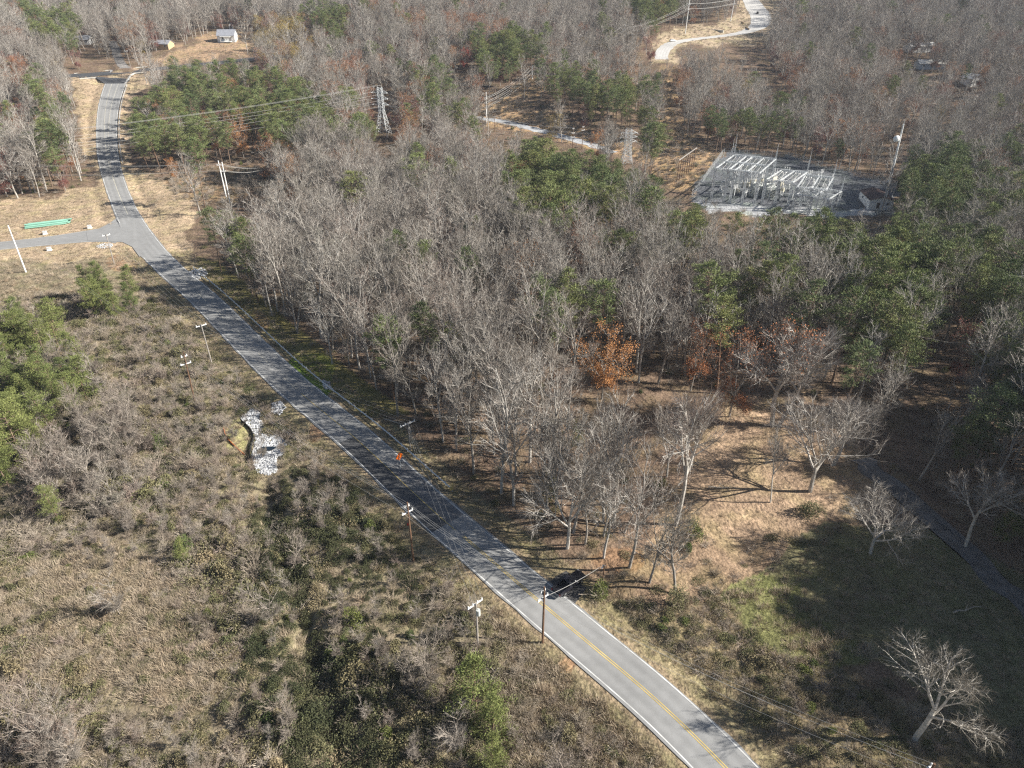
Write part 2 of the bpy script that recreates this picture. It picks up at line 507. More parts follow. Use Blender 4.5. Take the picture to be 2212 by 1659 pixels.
# ------------------------------------------------------------------ what grows where (outlines on the survey grid)
Z_LEFT = [(-80, 560), (130, 562), (290, 552), (330, 600), (430, 740), (560, 850), (700, 985), (880, 1150), (1050, 1290), (1200, 1430), (1480, 1659), (1560, 1760), (-80, 1760)]
Z_TAN = [(-80, 442), (130, 422), (200, 396), (214, 375), (172, 330), (160, 170), (230, 168), (300, 150), (335, 160), (300, 200), (290, 260), (275, 330), (290, 362), (345, 388), (425, 442),
         (400, 500), (420, 560), (300, 552), (140, 565), (-80, 562)]
Z_CUT1 = [(330, 388), (430, 375), (560, 362), (690, 338), (705, 352), (560, 388), (505, 435), (425, 450)]
Z_CUT2 = [(1010, 262), (1080, 205), (1160, 168), (1178, 190), (1125, 218), (1145, 236), (1230, 272), (1380, 322), (1425, 300), (1432, 240), (1420, 170), (1440, 140), (1455, 200), (1475, 280),
          (1530, 330), (1560, 345), (1510, 425), (1440, 400), (1380, 345), (1290, 325), (1160, 290)]
Z_YARD = [(1488, 428), (1562, 330), (1700, 335), (1800, 365), (1945, 402), (1925, 462), (1820, 470), (1700, 466), (1530, 452)]
Z_HOUSE = [(300, 138), (360, 112), (400, 100), (460, 68), (540, 66), (575, 105), (480, 124), (330, 143)]
Z_TOP = [(1408, 140), (1410, 85), (1470, 60), (1590, 42), (1605, -10), (1690, -10), (1690, 50), (1640, 96), (1480, 100), (1452, 140)]
Z_PARK = [(1540, 880), (1640, 852), (1720, 888), (1850, 945), (1880, 995), (1970, 1090), (1830, 1112), (1700, 1150), (1500, 1185), (1400, 1185), (1440, 1080), (1520, 960)]
Z_BRR = [(1180, 1235), (1300, 1285), (1420, 1305), (1560, 1270), (1640, 1390), (1800, 1440), (1900, 1500), (2240, 1590), (2300, 1760), (1680, 1760), (1480, 1520)]
Z_GREEN = [(1555, 1290), (1640, 1235), (1720, 1260), (1750, 1320), (1900, 1420), (1780, 1442), (1650, 1402)]
Z_MEAD = [(1640, 1225), (1790, 1130), (2000, 1130), (2300, 1290), (2300, 1660), (2100, 1570), (1900, 1430), (1750, 1320)]
Z_FOOT = [(1400, 1185), (1700, 1150), (1830, 1112), (1800, 1140), (1640, 1240), (1555, 1290), (1420, 1308), (1300, 1288), (1230, 1235), (1280, 1180)]
CLEAR = [   # outlines no random crown may cover
    [(160, 163), (320, 146), (328, 160), (286, 180), (271, 235), (260, 310), (277, 362), (322, 378), (412, 440), (405, 560), (300, 562), (-40, 562), (-40, 440), (120, 425), (205, 396), (215, 372), (182, 330), (166, 200)],
    [(310, 480), (405, 560), (560, 690), (700, 830), (862, 955), (988, 1095), (1100, 1205), (1290, 1325), (1680, 1659), (1500, 1659), (1000, 1262), (780, 1062), (560, 832), (400, 682), (300, 560)],
    [(1500, 420), (1560, 326), (1585, 300), (1690, 322), (1800, 366), (1905, 395), (1912, 452), (1870, 458), (1700, 442), (1545, 442)],
    [(1405, 318), (1480, 328), (1535, 342), (1502, 410), (1440, 402), (1402, 372)],
    [(1030, 254), (1100, 212), (1172, 176), (1182, 200), (1142, 238), (1240, 280), (1305, 305), (1305, 324), (1200, 297), (1100, 272), (1035, 266)],
    [(310, 396), (420, 383), (470, 352), (690, 348), (692, 358), (562, 386), (502, 430), (420, 450)],
    [(1412, 130), (1412, 85), (1470, 58), (1600, 48), (1608, 0), (1662, 0), (1668, 50), (1628, 94), (1460, 97), (1440, 132)],
    [(468, 56), (525, 56), (528, 96), (468, 96)], [(330, 118), (420, 98), (560, 100), (540, 112), (340, 122)],
    [(1575, 905), (1650, 878), (1745, 925), (1760, 962), (1855, 970), (1905, 1062), (1830, 1084), (1700, 1092), (1640, 1060), (1590, 985)],
    [(1425, 170), (1452, 170), (1530, 312), (1500, 322), (1428, 300)],
    [(1582, 92), (1640, 84), (1705, 150), (1725, 182), (1672, 180)],
    [(1205, 1205), (1300, 1215), (1300, 1300), (1205, 1300)],
    [(1965, 94), (2002, 94), (2002, 112), (1965, 112)], [(1985, 134), (2030, 134), (2030, 146), (1985, 146)], [(2082, 165), (2108, 165), (2108, 184), (2082, 184)],
    [(240, 95), (262, 95), (280, 146), (262, 148)],
    [(800, 185), (832, 185), (848, 288), (812, 290)], [(1334, 276), (1376, 276), (1372, 340), (1340, 340)],
    [(497, 128), (512, 128), (640, 114), (640, 122), (505, 136)],
]
CLEAR2 = [[(1958, 90), (2010, 90), (2010, 118), (1958, 118)], [(1985, 130), (2035, 130), (2035, 150), (1985, 150)], [(2078, 160), (2112, 160), (2112, 190), (2078, 190)], [(168, 78), (196, 78), (196, 98), (168, 98)], [(330, 84), (376, 84), (376, 108), (330, 108)],[(1278, 718), (1330, 706), (1362, 760), (1340, 850), (1290, 850)], [(2015, 712), (2085, 712), (2090, 790), (2030, 800)], [(1615, 712), (1735, 705), (1815, 770), (1790, 870), (1690, 915), (1655, 915), (1625, 830)], [(1560, 715), (1590, 715), (1590, 880), (1560, 880)],
          [(505, 272), (545, 272), (550, 338), (510, 338)], [(990, 106), (1018, 106), (1018, 138), (990, 138)], [(1385, 80), (1425, 80), (1425, 130), (1385, 130)],[(805, 183), (832, 183), (850, 284), (812, 286)], [(1336, 274), (1374, 274), (1370, 332), (1342, 332)], [(1938, 266), (1960, 266), (1955, 320), (1925, 452), (1880, 455), (1868, 440), (1900, 410)],
          [(1044, 195), (1058, 195), (1058, 262), (1046, 262)], [(1228, 268), (1264, 264), (1262, 312), (1230, 312)], [(462, 344), (485, 344), (500, 425), (485, 425)],
          [(1455, 342), (1505, 342), (1500, 392), (1455, 392)], [(1515, 300), (1600, 296), (1820, 366), (1815, 440), (1560, 445), (1515, 420)]]
PINES = [   # outlines of the evergreen stands as their crowns show
    [(1110, 330), (1200, 300), (1330, 325), (1372, 372), (1330, 445), (1200, 462), (1088, 402)],
    [(280, 240), (380, 150), (560, 128), (700, 200), (690, 272), (560, 300), (470, 292), (420, 350), (300, 342), (268, 290)],
    [(1010, 70), (1100, 60), (1180, 90), (1160, 142), (1060, 150), (1000, 112)],
    [(1150, 170), (1260, 140), (1400, 180), (1430, 290), (1380, 312), (1280, 240), (1170, 222)],
    [(1500, 230), (1700, 240), (1790, 310), (1880, 300), (1880, 352), (1620, 325), (1510, 300)],
    [(1530, 470), (1650, 462), (1800, 448), (2050, 480), (2230, 560), (2230, 720), (2100, 720), (1950, 742), (1870, 762), (1830, 700), (1880, 610), (1740, 540)],
    [(1330, -20), (1480, -20), (1480, 60), (1400, 52)],
    [(60, 175), (110, 200), (140, 330), (140, 420), (70, 420), (80, 290)],
    [(1980, 920), (2150, 900), (2230, 1000), (2030, 1030)],
    [(650, 5), (760, 10), (740, 80), (640, 60)], [(40, 0), (160, 30), (150, 90), (60, 60)],
    [(420, 470), (520, 470), (520, 540), (420, 540)],
    [(1950, 340), (2120, 340), (2120, 450), (1950, 420)],
]
PINES2 = [[(1480, 620), (2230, 600), (2230, 900), (1830, 850), (1620, 700), (1480, 690)],[(1130, 440), (1290, 440), (1270, 560), (1330, 700), (1200, 700), (1090, 520)], [(1540, 560), (1740, 540), (1870, 620), (1870, 770), (1690, 720)], [(880, 130), (1010, 120), (1010, 240), (880, 240)],
          [(2080, 720), (2240, 690), (2240, 920), (2110, 880)], [(690, 190), (810, 200), (800, 290), (690, 280)], [(1330, 380), (1540, 430), (1540, 560), (1330, 480)], [(1850, 330), (2230, 300), (2230, 480), (1920, 470)]]
RUSTY = [[(1060, 250), (1130, 262), (1180, 300), (1060, 300)], [(1240, 450), (1290, 470), (1280, 540), (1170, 560), (1100, 530), (1180, 480)], [(690, 110), (780, 130), (770, 190), (690, 180)],
         [(1500, 690), (1590, 700), (1580, 770), (1500, 760)], [(960, 20), (1100, 30), (1080, 70), (960, 60)], [(820, 200), (880, 200), (880, 290), (830, 290)], [(0, 110), (60, 130), (60, 170), (0, 180)]]
OCHRE = [[(540, 20), (660, 10), (690, 60), (640, 120), (570, 110)]]

# ------------------------------------------------------------------ ground
def hash2(x, y, s):
    return np.mod(np.sin(x * 12.9898 / s + y * 78.233 / s) * 43758.5453, 1)

def zone_colour(x, y, z):
    px, py = proj(x, y, z)
    wob = 9 * np.sin(x / 4.1 + np.sin(y / 6.3) * 2) * sstep((y) / 80)
    qx, qy = px + wob, py + .6 * wob
    c = np.tile((.165, .116, .082), (len(x), 1)).astype(float)
    def put(mask, col, a=1.0):
        c[mask] = c[mask] * (1 - a) + np.array(col) * a
    put(inpoly(qx, qy, Z_LEFT), (.215, .175, .120))
    put(inpoly(qx, qy, Z_BRR), (.20, .155, .095))
    put(inpoly(qx, qy, Z_FOOT), (.225, .158, .105))
    put(inpoly(qx, qy, Z_PARK), (.29, .205, .138))
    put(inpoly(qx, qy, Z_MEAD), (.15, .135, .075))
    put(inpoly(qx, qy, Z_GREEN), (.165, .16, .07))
    put(inpoly(qx, qy, Z_CUT1), (.24, .165, .10))
    put(inpoly(qx, qy, Z_CUT2), (.36, .24, .14))
    put(inpoly(qx, qy, Z_HOUSE), (.35, .24, .155))
    put(inpoly(qx, qy, Z_TOP), (.36, .28, .195))
    put(inpoly(qx, qy, Z_TAN), (.37, .28, .19))
    put(inpoly(qx, qy, Z_YARD), (.115, .12, .13))  # gravel yard; the trees' shadow is put into this darker, bluish colour
    put(inpoly(qx, qy, [(1500, 436), (1560, 436), (1700, 452), (1880, 452), (1900, 470), (1530, 460)]), (.36, .365, .37))
    # verges
    dm, _ = road_dist(MAIN, x, y)
    v = (dm < 5.5) & (py > 545)
    put(v, (.235, .195, .115), .8)
    put((dm < 1.2) & (py > 545), (.28, .21, .14), .7)
    g = ((qx - 668) / 62) ** 2 + ((qy - 806) / 48) ** 2 < 1
    put(g, (.13, .19, .03))
    put((dm > 2) & (dm < 10) & (qx > 430) & (qy > 560) & (qy < 900) & (x > np.interp(y, MAIN[::-1, 1][np.argsort(MAIN[::-1, 1])], MAIN[::-1, 0][np.argsort(MAIN[::-1, 1])])), (.17, .155, .05), .7)
    for cx_, cy_, rx, ry in ((262, 572, 26, 16), (690, 935, 14, 26), (1265, 1425, 30, 20), (1230, 1440, 20, 16), (560, 690, 14, 18)):
        put(((qx - cx_) / rx) ** 2 + ((qy - cy_) / ry) ** 2 < 1, (.36, .19, .11), .45)
    put(((qx - 520) / 42) ** 2 + ((qy - 940) / 42) ** 2 < 1, (.30, .28, .13), .8)
    put(((qx - 1330) / 60) ** 2 + ((qy - 1205) / 26) ** 2 < 1, (.26, .15, .085), .6)
    for cx_, cy_, rx, ry in ((2140, 545, 46, 14), (2150, 500, 20, 30)):
        put(((qx - cx_) / rx) ** 2 + ((qy - cy_) / ry) ** 2 < 1, (.38, .25, .14), .8)
    return c

def build_ground():
    ys = [-120, -60, 0, 20]
    y = 30.
    while y < 420:
        ys.append(y); y += .45 + (y - 30) * .0045
    while y < 1650:
        ys.append(y); y *= 1.012 if y < 900 else 1.06
    ys = np.array(ys)
    us = np.linspace(-1, 1, 641)
    us = us * (.72 + .28 * us ** 2)
    half = 75 + np.maximum(ys, 0) * 1.05
    half[:4] = (160, 140, 110, 100)
    X = us[None, :] * half[:, None] * np.where(ys > 900, 1.4, 1)[:, None]
    Y = np.repeat(ys[:, None], len(us), 1)
    x, y = X.ravel(), Y.ravel()
    z = terrain(x, y)
    nr, nc = X.shape
    i = (np.arange(nr - 1)[:, None] * nc + np.arange(nc - 1)[None, :]).ravel()
    faces = np.stack([i, i + 1, i + 1 + nc, i + nc], 1)
    mb = MB(); mb.add(np.column_stack([x, y, z]), faces)
    o = mb.build('ground', MT['ground'], smooth=True)
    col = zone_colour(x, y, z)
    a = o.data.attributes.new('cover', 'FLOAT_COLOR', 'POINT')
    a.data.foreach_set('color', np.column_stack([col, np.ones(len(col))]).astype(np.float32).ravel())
    return tag(o, kind='structure')
build_ground()

# ------------------------------------------------------------------ roads and painted markings
def frame_of(path):
    d = np.gradient(path[:, :2], axis=0)
    d /= np.linalg.norm(d, axis=1)[:, None] + 1e-9
    return d, np.stack([-d[:, 1], d[:, 0]], 1)      # along, left

def ribbon(path, offs, dz, edge=0.0):
    """offs: list of across positions (arrays or scalars, metres left of the centre line)"""
    d, n = frame_of(path)
    cols, ac = [], []
    for o in offs:
        o = np.broadcast_to(np.asarray(o, float), (len(path),))
        cols.append(np.column_stack([path[:, :2] + n * o[:, None], path[:, 2] + dz])); ac.append(o)
    if edge:
        for k in (0, -1):
            e = cols[k].copy(); e[:, 2] -= edge
            if k == 0: cols.insert(0, e); ac.insert(0, ac[0])
            else: cols.append(e); ac.append(ac[-1])
    V = np.stack(cols, 1); m, k = V.shape[:2]
    i = (np.arange(m - 1)[:, None] * k + np.arange(k - 1)[None, :]).ravel()
    return V.reshape(-1, 3), np.stack([i, i + k, i + k + 1, i + 1], 1), np.stack(ac, 1).ravel()

def road(name, path, m, dz, shoulder=.35, across=True, rough_edge=.12):
    hw = path[:, 3] / 2
    s = np.arange(len(path))
    wob = rough_edge * np.sin(s * .9 + np.sin(s * .37) * 3)
    offs = [hw + shoulder + wob] + [hw * f for f in (.8, .4, 0, -.4, -.8)] + [-hw - shoulder + wob]
    V, Fc, ac = ribbon(path, offs, dz, edge=.4)
    mb = MB(); mb.add(V, Fc)
    o = mb.build(name, m)
    a = o.data.attributes.new('across', 'FLOAT', 'POINT')
    a.data.foreach_set('value', ac.astype(np.float32))
    return tag(o, kind='structure')

def stripe(name, parent, path, off, w, dz, m, dash=None):
    mb = MB()
    rngs = [(0, len(path))]
    if dash: rngs = [(k, min(k + dash[0] + 1, len(path))) for k in range(0, len(path) - 1, dash[0] + dash[1])]
    for a, b in rngs:
        if b - a < 2: continue
        of = off[a:b] if np.ndim(off) else off
        V, Fc, _ = ribbon(path[a:b], [of + w / 2, of - w / 2], dz)
        mb.add(V, Fc)
    return mb.build(name, m, parent)

main = road('main_road', MAIN, MT['asphalt'], .04)
cr = road('cross_road', CROSS, MT['asphalt_new'], .036)
sr = road('side_road', SIDE[1:], MT['asphalt'], .03)
hd = road('house_driveway', HOUSEDRIVE, MT['drive'], .01, rough_edge=.4)
tr_ = road('hilltop_road', TOPROAD, MT['pale_road'], .02, rough_edge=.4)
tk = road('gravel_track', TRACK, MT['gravel'], .015, shoulder=0, rough_edge=.8)
dv = road('gravel_drive', DRIVE, MT['drive'], .012, shoulder=0, rough_edge=.7)
ap = road('driveway_apron', APRON, MT['asphalt_dark'], .012, shoulder=0, rough_edge=.3)

mpx, mpy = proj(MAIN[:, 0], MAIN[:, 1], MAIN[:, 2])
def idx(row): return int(np.argmin(np.abs(mpy - row)))
jA, jB = idx(545), idx(478)          # the side road's mouth
iT = idx(176)
hw = MAIN[:, 3] / 2
stripe('edge_line', main, MAIN[:iT], -hw[:iT], .18, .056, MT['line_w'])
stripe('edge_line', main, MAIN[:jA], hw[:jA], .18, .056, MT['line_w'])
stripe('edge_line', main, MAIN[jB:iT], hw[jB:iT], .18, .056, MT['line_w'])
k0 = idx(1140)
for sg in (-.16, .16):
    stripe('centre_line', main, MAIN[:k0], sg, .13, .056, MT['line_y'])
stripe('centre_line', main, MAIN[k0:idx(840)], .12, .13, .056, MT['line_y'])
stripe('centre_line', main, MAIN[idx(840):jA], .0, .14, .056, MT['line_pale'], dash=(3, 4))
stripe('centre_line', main, MAIN[idx(462):idx(372)], .0, .18, .056, MT['line_pale'])
kk = idx(372)
n_ = iT - kk
stripe('centre_line', main, MAIN[kk:iT], np.linspace(0.1, 1.9, n_), .15, .056, MT['line_pale'])
stripe('lane_line', main, MAIN[kk:iT], np.linspace(-.1, -1.6, n_), .13, .056, MT['line_pale'])
stripe('edge_line', sr, SIDE[7:], SIDE[7:, 3] / 2, .14, .045, MT['line_w'])
stripe('edge_line', sr, SIDE[7:], -SIDE[7:, 3] / 2, .14, .045, MT['line_w'])

def patch(name, path, lo, hi, m, dz):
    offs = [lo + (hi - lo) * t for t in (1, .66, .33, 0)]
    V, Fc, ac = ribbon(path, offs, dz)
    mb = MB(); mb.add(V, Fc)
    o = mb.build(name, m, main)
    a = o.data.attributes.new('across', 'FLOAT', 'POINT'); a.data.foreach_set('value', ac.astype(np.float32))
    return o
a0, a1 = idx(1126), idx(934)
patch('asphalt_patch', MAIN[a0:a1], .18, 3.72, MT['asphalt_patch'], .048)
b0, b1 = idx(1000), idx(934)
patch('asphalt_patch', MAIN[idx(1124):idx(1000)], -3.3, .16, asphalt('older_patch_asphalt', (.15, .15, .152)), .048)

# mouth of the side road: a fillet of asphalt each side
def fillet(name, pts, m, dz):
    P = [on(px, py) for px, py in pts]
    mb = MB()
    c = np.mean(P, 0)
    V = [(p[0], p[1], p[2] + dz) for p in P]
    mb.add(V, np.array([list(range(len(V)))]))
    o = mb.build(name, m)
    return tag(o, kind='structure')
fillet('side_road_mouth', [(302, 556), (286, 534), (266, 524), (232, 521), (190, 521), (186, 499), (215, 494), (238, 482), (250, 473), (256, 460), (290, 470), (320, 520)][::-1], MT['asphalt'], .125)

fillet('cross_road_mouth', [(166, 168), (205, 170), (226, 181), (272, 181), (284, 170), (318, 154), (316, 148), (240, 154), (166, 160)], MT['asphalt_new'], .11)
# white kerbs at the T junction
def kerb(pts, w, name, label):
    P = spline([on(px, py) for px, py in pts], 1.0)
    mb = MB()
    d, n = frame_of(P)
    z = smooth1(P[:, 2:3], 2)[:, 0]
    L0, L1 = P[:, :2] + n * w / 2, P[:, :2] - n * w / 2
    V = np.stack([np.column_stack([L0, z - .2]), np.column_stack([L0, z + .22]), np.column_stack([L1, z + .22]), np.column_stack([L1, z - .2])], 1)
    m = len(P); i = (np.arange(m - 1)[:, None] * 4 + np.arange(3)[None, :]).ravel()
    mb.add(V.reshape(-1, 3), np.stack([i, i + 4, i + 5, i + 1], 1))
    return tag(mb.build(name, MT['concrete']), label, 'kerb')
kerb([(172, 170), (200, 169), (216, 172), (227, 178)], 1.3, 'concrete_kerb', 'white curved concrete kerb on the grassy corner left of the T junction')
kerb([(270, 182), (276, 173), (290, 166), (316, 157)], 1.1, 'concrete_kerb', 'white curved concrete kerb at the T junction beside the guard rail')
kerb([(160, 159), (225, 153), (318, 144)], .8, 'concrete_kerb', 'long straight white kerb on far side of the dark cross road')

# ------------------------------------------------------------------ trees: prototypes
def unit(v): return v / (np.linalg.norm(v) + 1e-9)

def grow_limb(p, d, length, r0, r1, n, wander, lift, rg):
    pts = [p]
    d = unit(d)
    for i in range(n):
        d = unit(d + rg.normal(0, wander, 3) + np.array((0, 0, lift)))
        p = p + d * length / n
        pts.append(p)
    rs = np.linspace(r0, r1, n + 1)
    return np.array(pts), rs

def side_dir(d, ang, az):
    d = unit(d)
    up = np.array((0, 0, 1.)) if abs(d[2]) < .95 else np.array((1., 0, 0))
    a = unit(np.cross(d, up)); b = np.cross(d, a)
    return unit(d * math.cos(ang) + (a * math.cos(az) + b * math.sin(az)) * math.sin(ang))

def bare_tree(seed, h=23., bole=.45, leaders=4, spread=.42, limbs=7, branches=5, twigs=5, r=.26, twig_r=.016, low=4, lift=.085, lean=0., full=1.0, t0=.12):
    """trunk + limbs in one collector, branches + twigs in another; returns also the twig ends"""
    rg = np.random.default_rng(seed)
    trunk, crown, ends = MB(), MB(), []
    T, C = [], []
    def lay(store, pts, rs, n):
        store.append((pts, rs, n))
    tp, tr = grow_limb(np.zeros(3), np.array((rg.normal(0, .03) + lean, rg.normal(0, .03), 1)), h * bole, r, r * .72, 5, .04, .03, rg)
    tp[0, 2] -= .4
    lay(T, tp, tr, 7)
    L1 = []
    az0 = rg.uniform(0, 6.28)
    for k in range(leaders):
        az = az0 + k * 6.283 / leaders + rg.normal(0, .3)
        ang = spread * (.25 if k == 0 and leaders > 2 else rg.uniform(.7, 1.25))
        ln = h * (1 - bole) * rg.uniform(.85, 1.05) * (1.05 if k == 0 else .95)
        st = tp[-1] if k < 3 else tp[-2]
        pts, rs = grow_limb(st, side_dir(tp[-1] - tp[-2], ang, az), ln, r * .55, r * .10, 6, .09, lift, rg)
        lay(T, pts, rs, 5); L1.append((pts, rs, ln))
    for k in range(low):
        i = rg.integers(2, len(tp) - 1) if len(tp) > 3 else 1
        f = rg.uniform(0, 1)
        st = tp[i] * (1 - f) + tp[i + 1 if i + 1 < len(tp) else i] * f
        ln = h * rg.uniform(.12, .22)
        pts, rs = grow_limb(st, np.array((math.cos(az0 + k * 2.4), math.sin(az0 + k * 2.4), .55)), ln, r * .22, r * .06, 5, .14, .08, rg)
        lay(T, pts, rs, 4); L1.append((pts, rs, ln * 1.3))
    L2 = []
    for pts, rs, ln in L1:
        for k in range(limbs):
            t = t0 + (.98 - t0) * (k + rg.uniform(0, 1)) / limbs
            x = t * (len(pts) - 1); i = min(int(x), len(pts) - 2); f = x - i
            st = pts[i] * (1 - f) + pts[i + 1] * f
            l2 = ln * (.46 * (1 - t) + .17) * rg.uniform(.7, 1.2) * full
            q, s = grow_limb(st, side_dir(pts[i + 1] - pts[i], rg.uniform(.5, .95), k * 2.4 + rg.normal(0, .5)), l2, max(rs[i] * .55, .045), .03, 4, .13, lift * 1.4, rg)
            lay(T, q, s, 4); L2.append((q, s, l2))
        ends.append(pts[-1])
    L3 = []
    for pts, rs, ln in L2:
        for k in range(branches):
            t = .2 + .8 * (k + rg.uniform(0, 1)) / branches
            x = t * (len(pts) - 1); i = min(int(x), len(pts) - 2); f = x - i
            st = pts[i] * (1 - f) + pts[i + 1] * f
            l3 = (.5 * ln + .5) * (1.05 - .6 * t) * rg.uniform(.7, 1.2)
            q, s = grow_limb(st, side_dir(pts[i + 1] - pts[i], rg.uniform(.45, .9), rg.uniform(0, 6.28)), l3, .034, twig_r * 1.2, 3, .13, lift * 1.6, rg)
            lay(T, q, s, 3); L3.append((q, l3))
    for pts, ln in L3:
        for k in range(twigs):
            t = .2 + .8 * (k + rg.uniform(0, 1)) / twigs
            x = t * (len(pts) - 1); i = min(int(x), len(pts) - 2); f = x - i
            st = pts[i] * (1 - f) + pts[i + 1] * f
            l4 = (.45 * ln + .25) * rg.uniform(.6, 1.2)
            q, s = grow_limb(st, side_dir(pts[i + 1] - pts[i], rg.uniform(.4, .8), rg.uniform(0, 6.28)), l4, twig_r, twig_r * .6, 2, .12, lift * 2, rg)
            lay(C, q, s, 3); ends.append(q[-1])
    for store, mb in ((T, trunk), (C, crown)):
        for n in (3, 4, 5, 7):
            g = [x for x in store if x[2] == n]
            if g:
                mb.segs(np.concatenate([x[0][:-1] for x in g]), np.concatenate([x[0][1:] for x in g]),
                        np.concatenate([x[1][:-1] for x in g]), np.concatenate([x[1][1:] for x in g]), n)
    return trunk, crown, np.array(ends)

def blades(mb, P, D, length, width, rg, quad=False):
    """thin leaf-sized triangles at P pointing along D"""
    k = len(P)
    D = D / (np.linalg.norm(D, axis=1)[:, None] + 1e-9)
    side = np.cross(D, rg.normal(0, 1, (k, 3))); side /= np.linalg.norm(side, axis=1)[:, None] + 1e-9
    ln = length * rg.uniform(.6, 1.25, (k, 1)); w = width * rg.uniform(.7, 1.3, (k, 1))
    if quad:
        V = np.stack([P - side * w * .5, P + D * ln * .5 - side * w, P + D * ln, P + D * ln * .5 + side * w], 1)
        mb.add(V.reshape(-1, 3), np.arange(k * 4).reshape(-1, 4))
    else:
        V = np.stack([P - side * w, P + side * w, P + D * ln], 1)
        mb.add(V.reshape(-1, 3), np.arange(k * 3).reshape(-1, 3))

def leaves_on(ends, n, size, rg, jit=.5, top_bias=None):
    mb = MB()
    if top_bias is not None:
        w = np.clip((ends[:, 2] - ends[:, 2].min()) / (np.ptp(ends[:, 2]) + 1e-6), .02, 1) ** top_bias
        P = ends[rg.choice(len(ends), n, p=w / w.sum())]
    else:
        P = ends[rg.integers(0, len(ends), n)]
    P = P + rg.normal(0, jit, (n, 3))
    blades(mb, P, rg.normal(0, 1, (n, 3)) + np.array((0, 0, -.3)), size, size * .42, rg, quad=True)
    return mb

def pine_tree(seed, h=21., bare=.45, width=3.4, levels=13, clumps=6, nb=20, r=.2, top=1.0, bl=.46, bw=.06, droop=.12):
    rg = np.random.default_rng(seed)
    trunk, crown = MB(), MB()
    tp, tr = grow_limb(np.zeros(3), np.array((rg.normal(0, .03), rg.normal(0, .03), 1)), h, r, .03, 8, .02, .03, rg)
    tp[0, 2] -= .4
    trunk.segs(tp[:-1], tp[1:], tr[:-1], tr[1:], 6)
    B0, B1, CP_, CD = [], [], [], []
    for lv in range(levels):
        t = lv / (levels - 1)
        zz = bare + (1 - bare) * (t ** .9) * .98
        x = zz * 8; i = min(int(x), 7); st = tp[i] + (tp[i + 1] - tp[i]) * (x - i)
        prof = width * (math.sin(math.pi * (t * .80 + .14)) ** .8 if top == 1.0 else (1 - t) ** .8 + .06)
        for k in range(rg.integers(3, 6)):
            az = rg.uniform(0, 6.283)
            ln = prof * rg.uniform(.55, 1.2)
            d = np.array((math.cos(az), math.sin(az), .05 + .55 * t - droop))
            e = st + unit(d) * ln + np.array((0, 0, .18 * ln))
            B0.append(st); B1.append(e)
            nn = max(2, int(clumps * (ln / width) + .5))
            for j in range(nn):
                f = .35 + .65 * (j + rg.uniform(0, 1)) / nn
                CP_.append(st + (e - st) * f + rg.normal(0, .2, 3)); CD.append(unit(e - st) * .5 + np.array((0, 0, .55)))
    for j in range(6):
        CP_.append(tp[-1] + rg.normal(0, .2, 3)); CD.append(np.array((0, 0, 1.)))
    trunk.segs(np.array(B0), np.array(B1), .05, .02, 3)
    CP_, CD = np.array(CP_), np.array(CD)
    P = np.repeat(CP_, nb, 0) + rg.normal(0, 1, (len(CP_) * nb, 3)) * np.array((.34, .34, .13))
    D = np.repeat(CD, nb, 0) + rg.normal(0, .62, (len(CP_) * nb, 3))
    blades(crown, P, D, bl, bw, rg)
    return trunk, crown

def twig_shrub(seed, h=2.4, w=1.3, n=46, sub=5, tr=.016):
    rg = np.random.default_rng(seed)
    mb = MB(); A, B, RA, RB = [], [], [], []
    for k in range(n):
        a = rg.uniform(0, 6.283); q = math.sqrt(rg.uniform(0, 1))
        p = np.array((math.cos(a) * w * .35 * q, math.sin(a) * w * .35 * q, -.1))
        d = np.array((math.cos(a) * q * w / h * 1.1, math.sin(a) * q * w / h * 1.1, 1))
        pts, rs = grow_limb(p, d, h * rg.uniform(.55, 1.1), tr * 1.3, tr * .7, 4, .16, -.06, rg)
        A += list(pts[:-1]); B += list(pts[1:]); RA += list(rs[:-1]); RB += list(rs[1:])
        for j in range(sub):
            i = rg.integers(1, 4); st = pts[i]
            q2, s2 = grow_limb(st, side_dir(pts[i + 1] - pts[i], rg.uniform(.4, .9), rg.uniform(0, 6.28)), h * rg.uniform(.14, .32), tr * .8, tr * .5, 2, .2, .02, rg)
            A += list(q2[:-1]); B += list(q2[1:]); RA += list(s2[:-1]); RB += list(s2[1:])
    mb.segs(np.array(A), np.array(B), np.array(RA), np.array(RB), 3)
    return mb

def mound(seed, h=1.3, w=1.6, n=900, size=.2, lumps=7):
    """vine tangle: leaf-sized faces over several overlapping humps"""
    rg = np.random.default_rng(seed)
    mb = MB(); P, D = [], []
    for k in range(lumps):
        a = rg.uniform(0, 6.28); q = rg.uniform(0, .75) * w
        c = np.array((math.cos(a) * q, math.sin(a) * q, 0)); rr = w * rg.uniform(.35, .65); hh = h * rg.uniform(.5, 1.1)
        m = n // lumps
        v = rg.normal(0, 1, (m, 3)); v[:, 2] = np.abs(v[:, 2]); v /= np.linalg.norm(v, axis=1)[:, None]
        rad = rg.uniform(.8, 1.05, (m, 1))
        P.append(c + v * rad * np.array((rr, rr, hh))); D.append(v * .7 + rg.normal(0, .7, (m, 3)))
    blades(mb, np.concatenate(P), np.concatenate(D), size, size * .36, rg, quad=True)
    return mb

def tuft(seed, h=.95, w=.55, n=90, bw=.022):
    rg = np.random.default_rng(seed)
    mb = MB()
    a = rg.uniform(0, 6.283, n); q = np.sqrt(rg.uniform(0, 1, n)) * w
    P = np.stack([np.cos(a) * q, np.sin(a) * q, np.full(n, -.05)], 1)
    D = np.stack([np.cos(a) * q * .9, np.sin(a) * q * .9, np.full(n, 1.)], 1) + rg.normal(0, .32, (n, 3))
    blades(mb, P, D, h, bw, rg)
    return mb

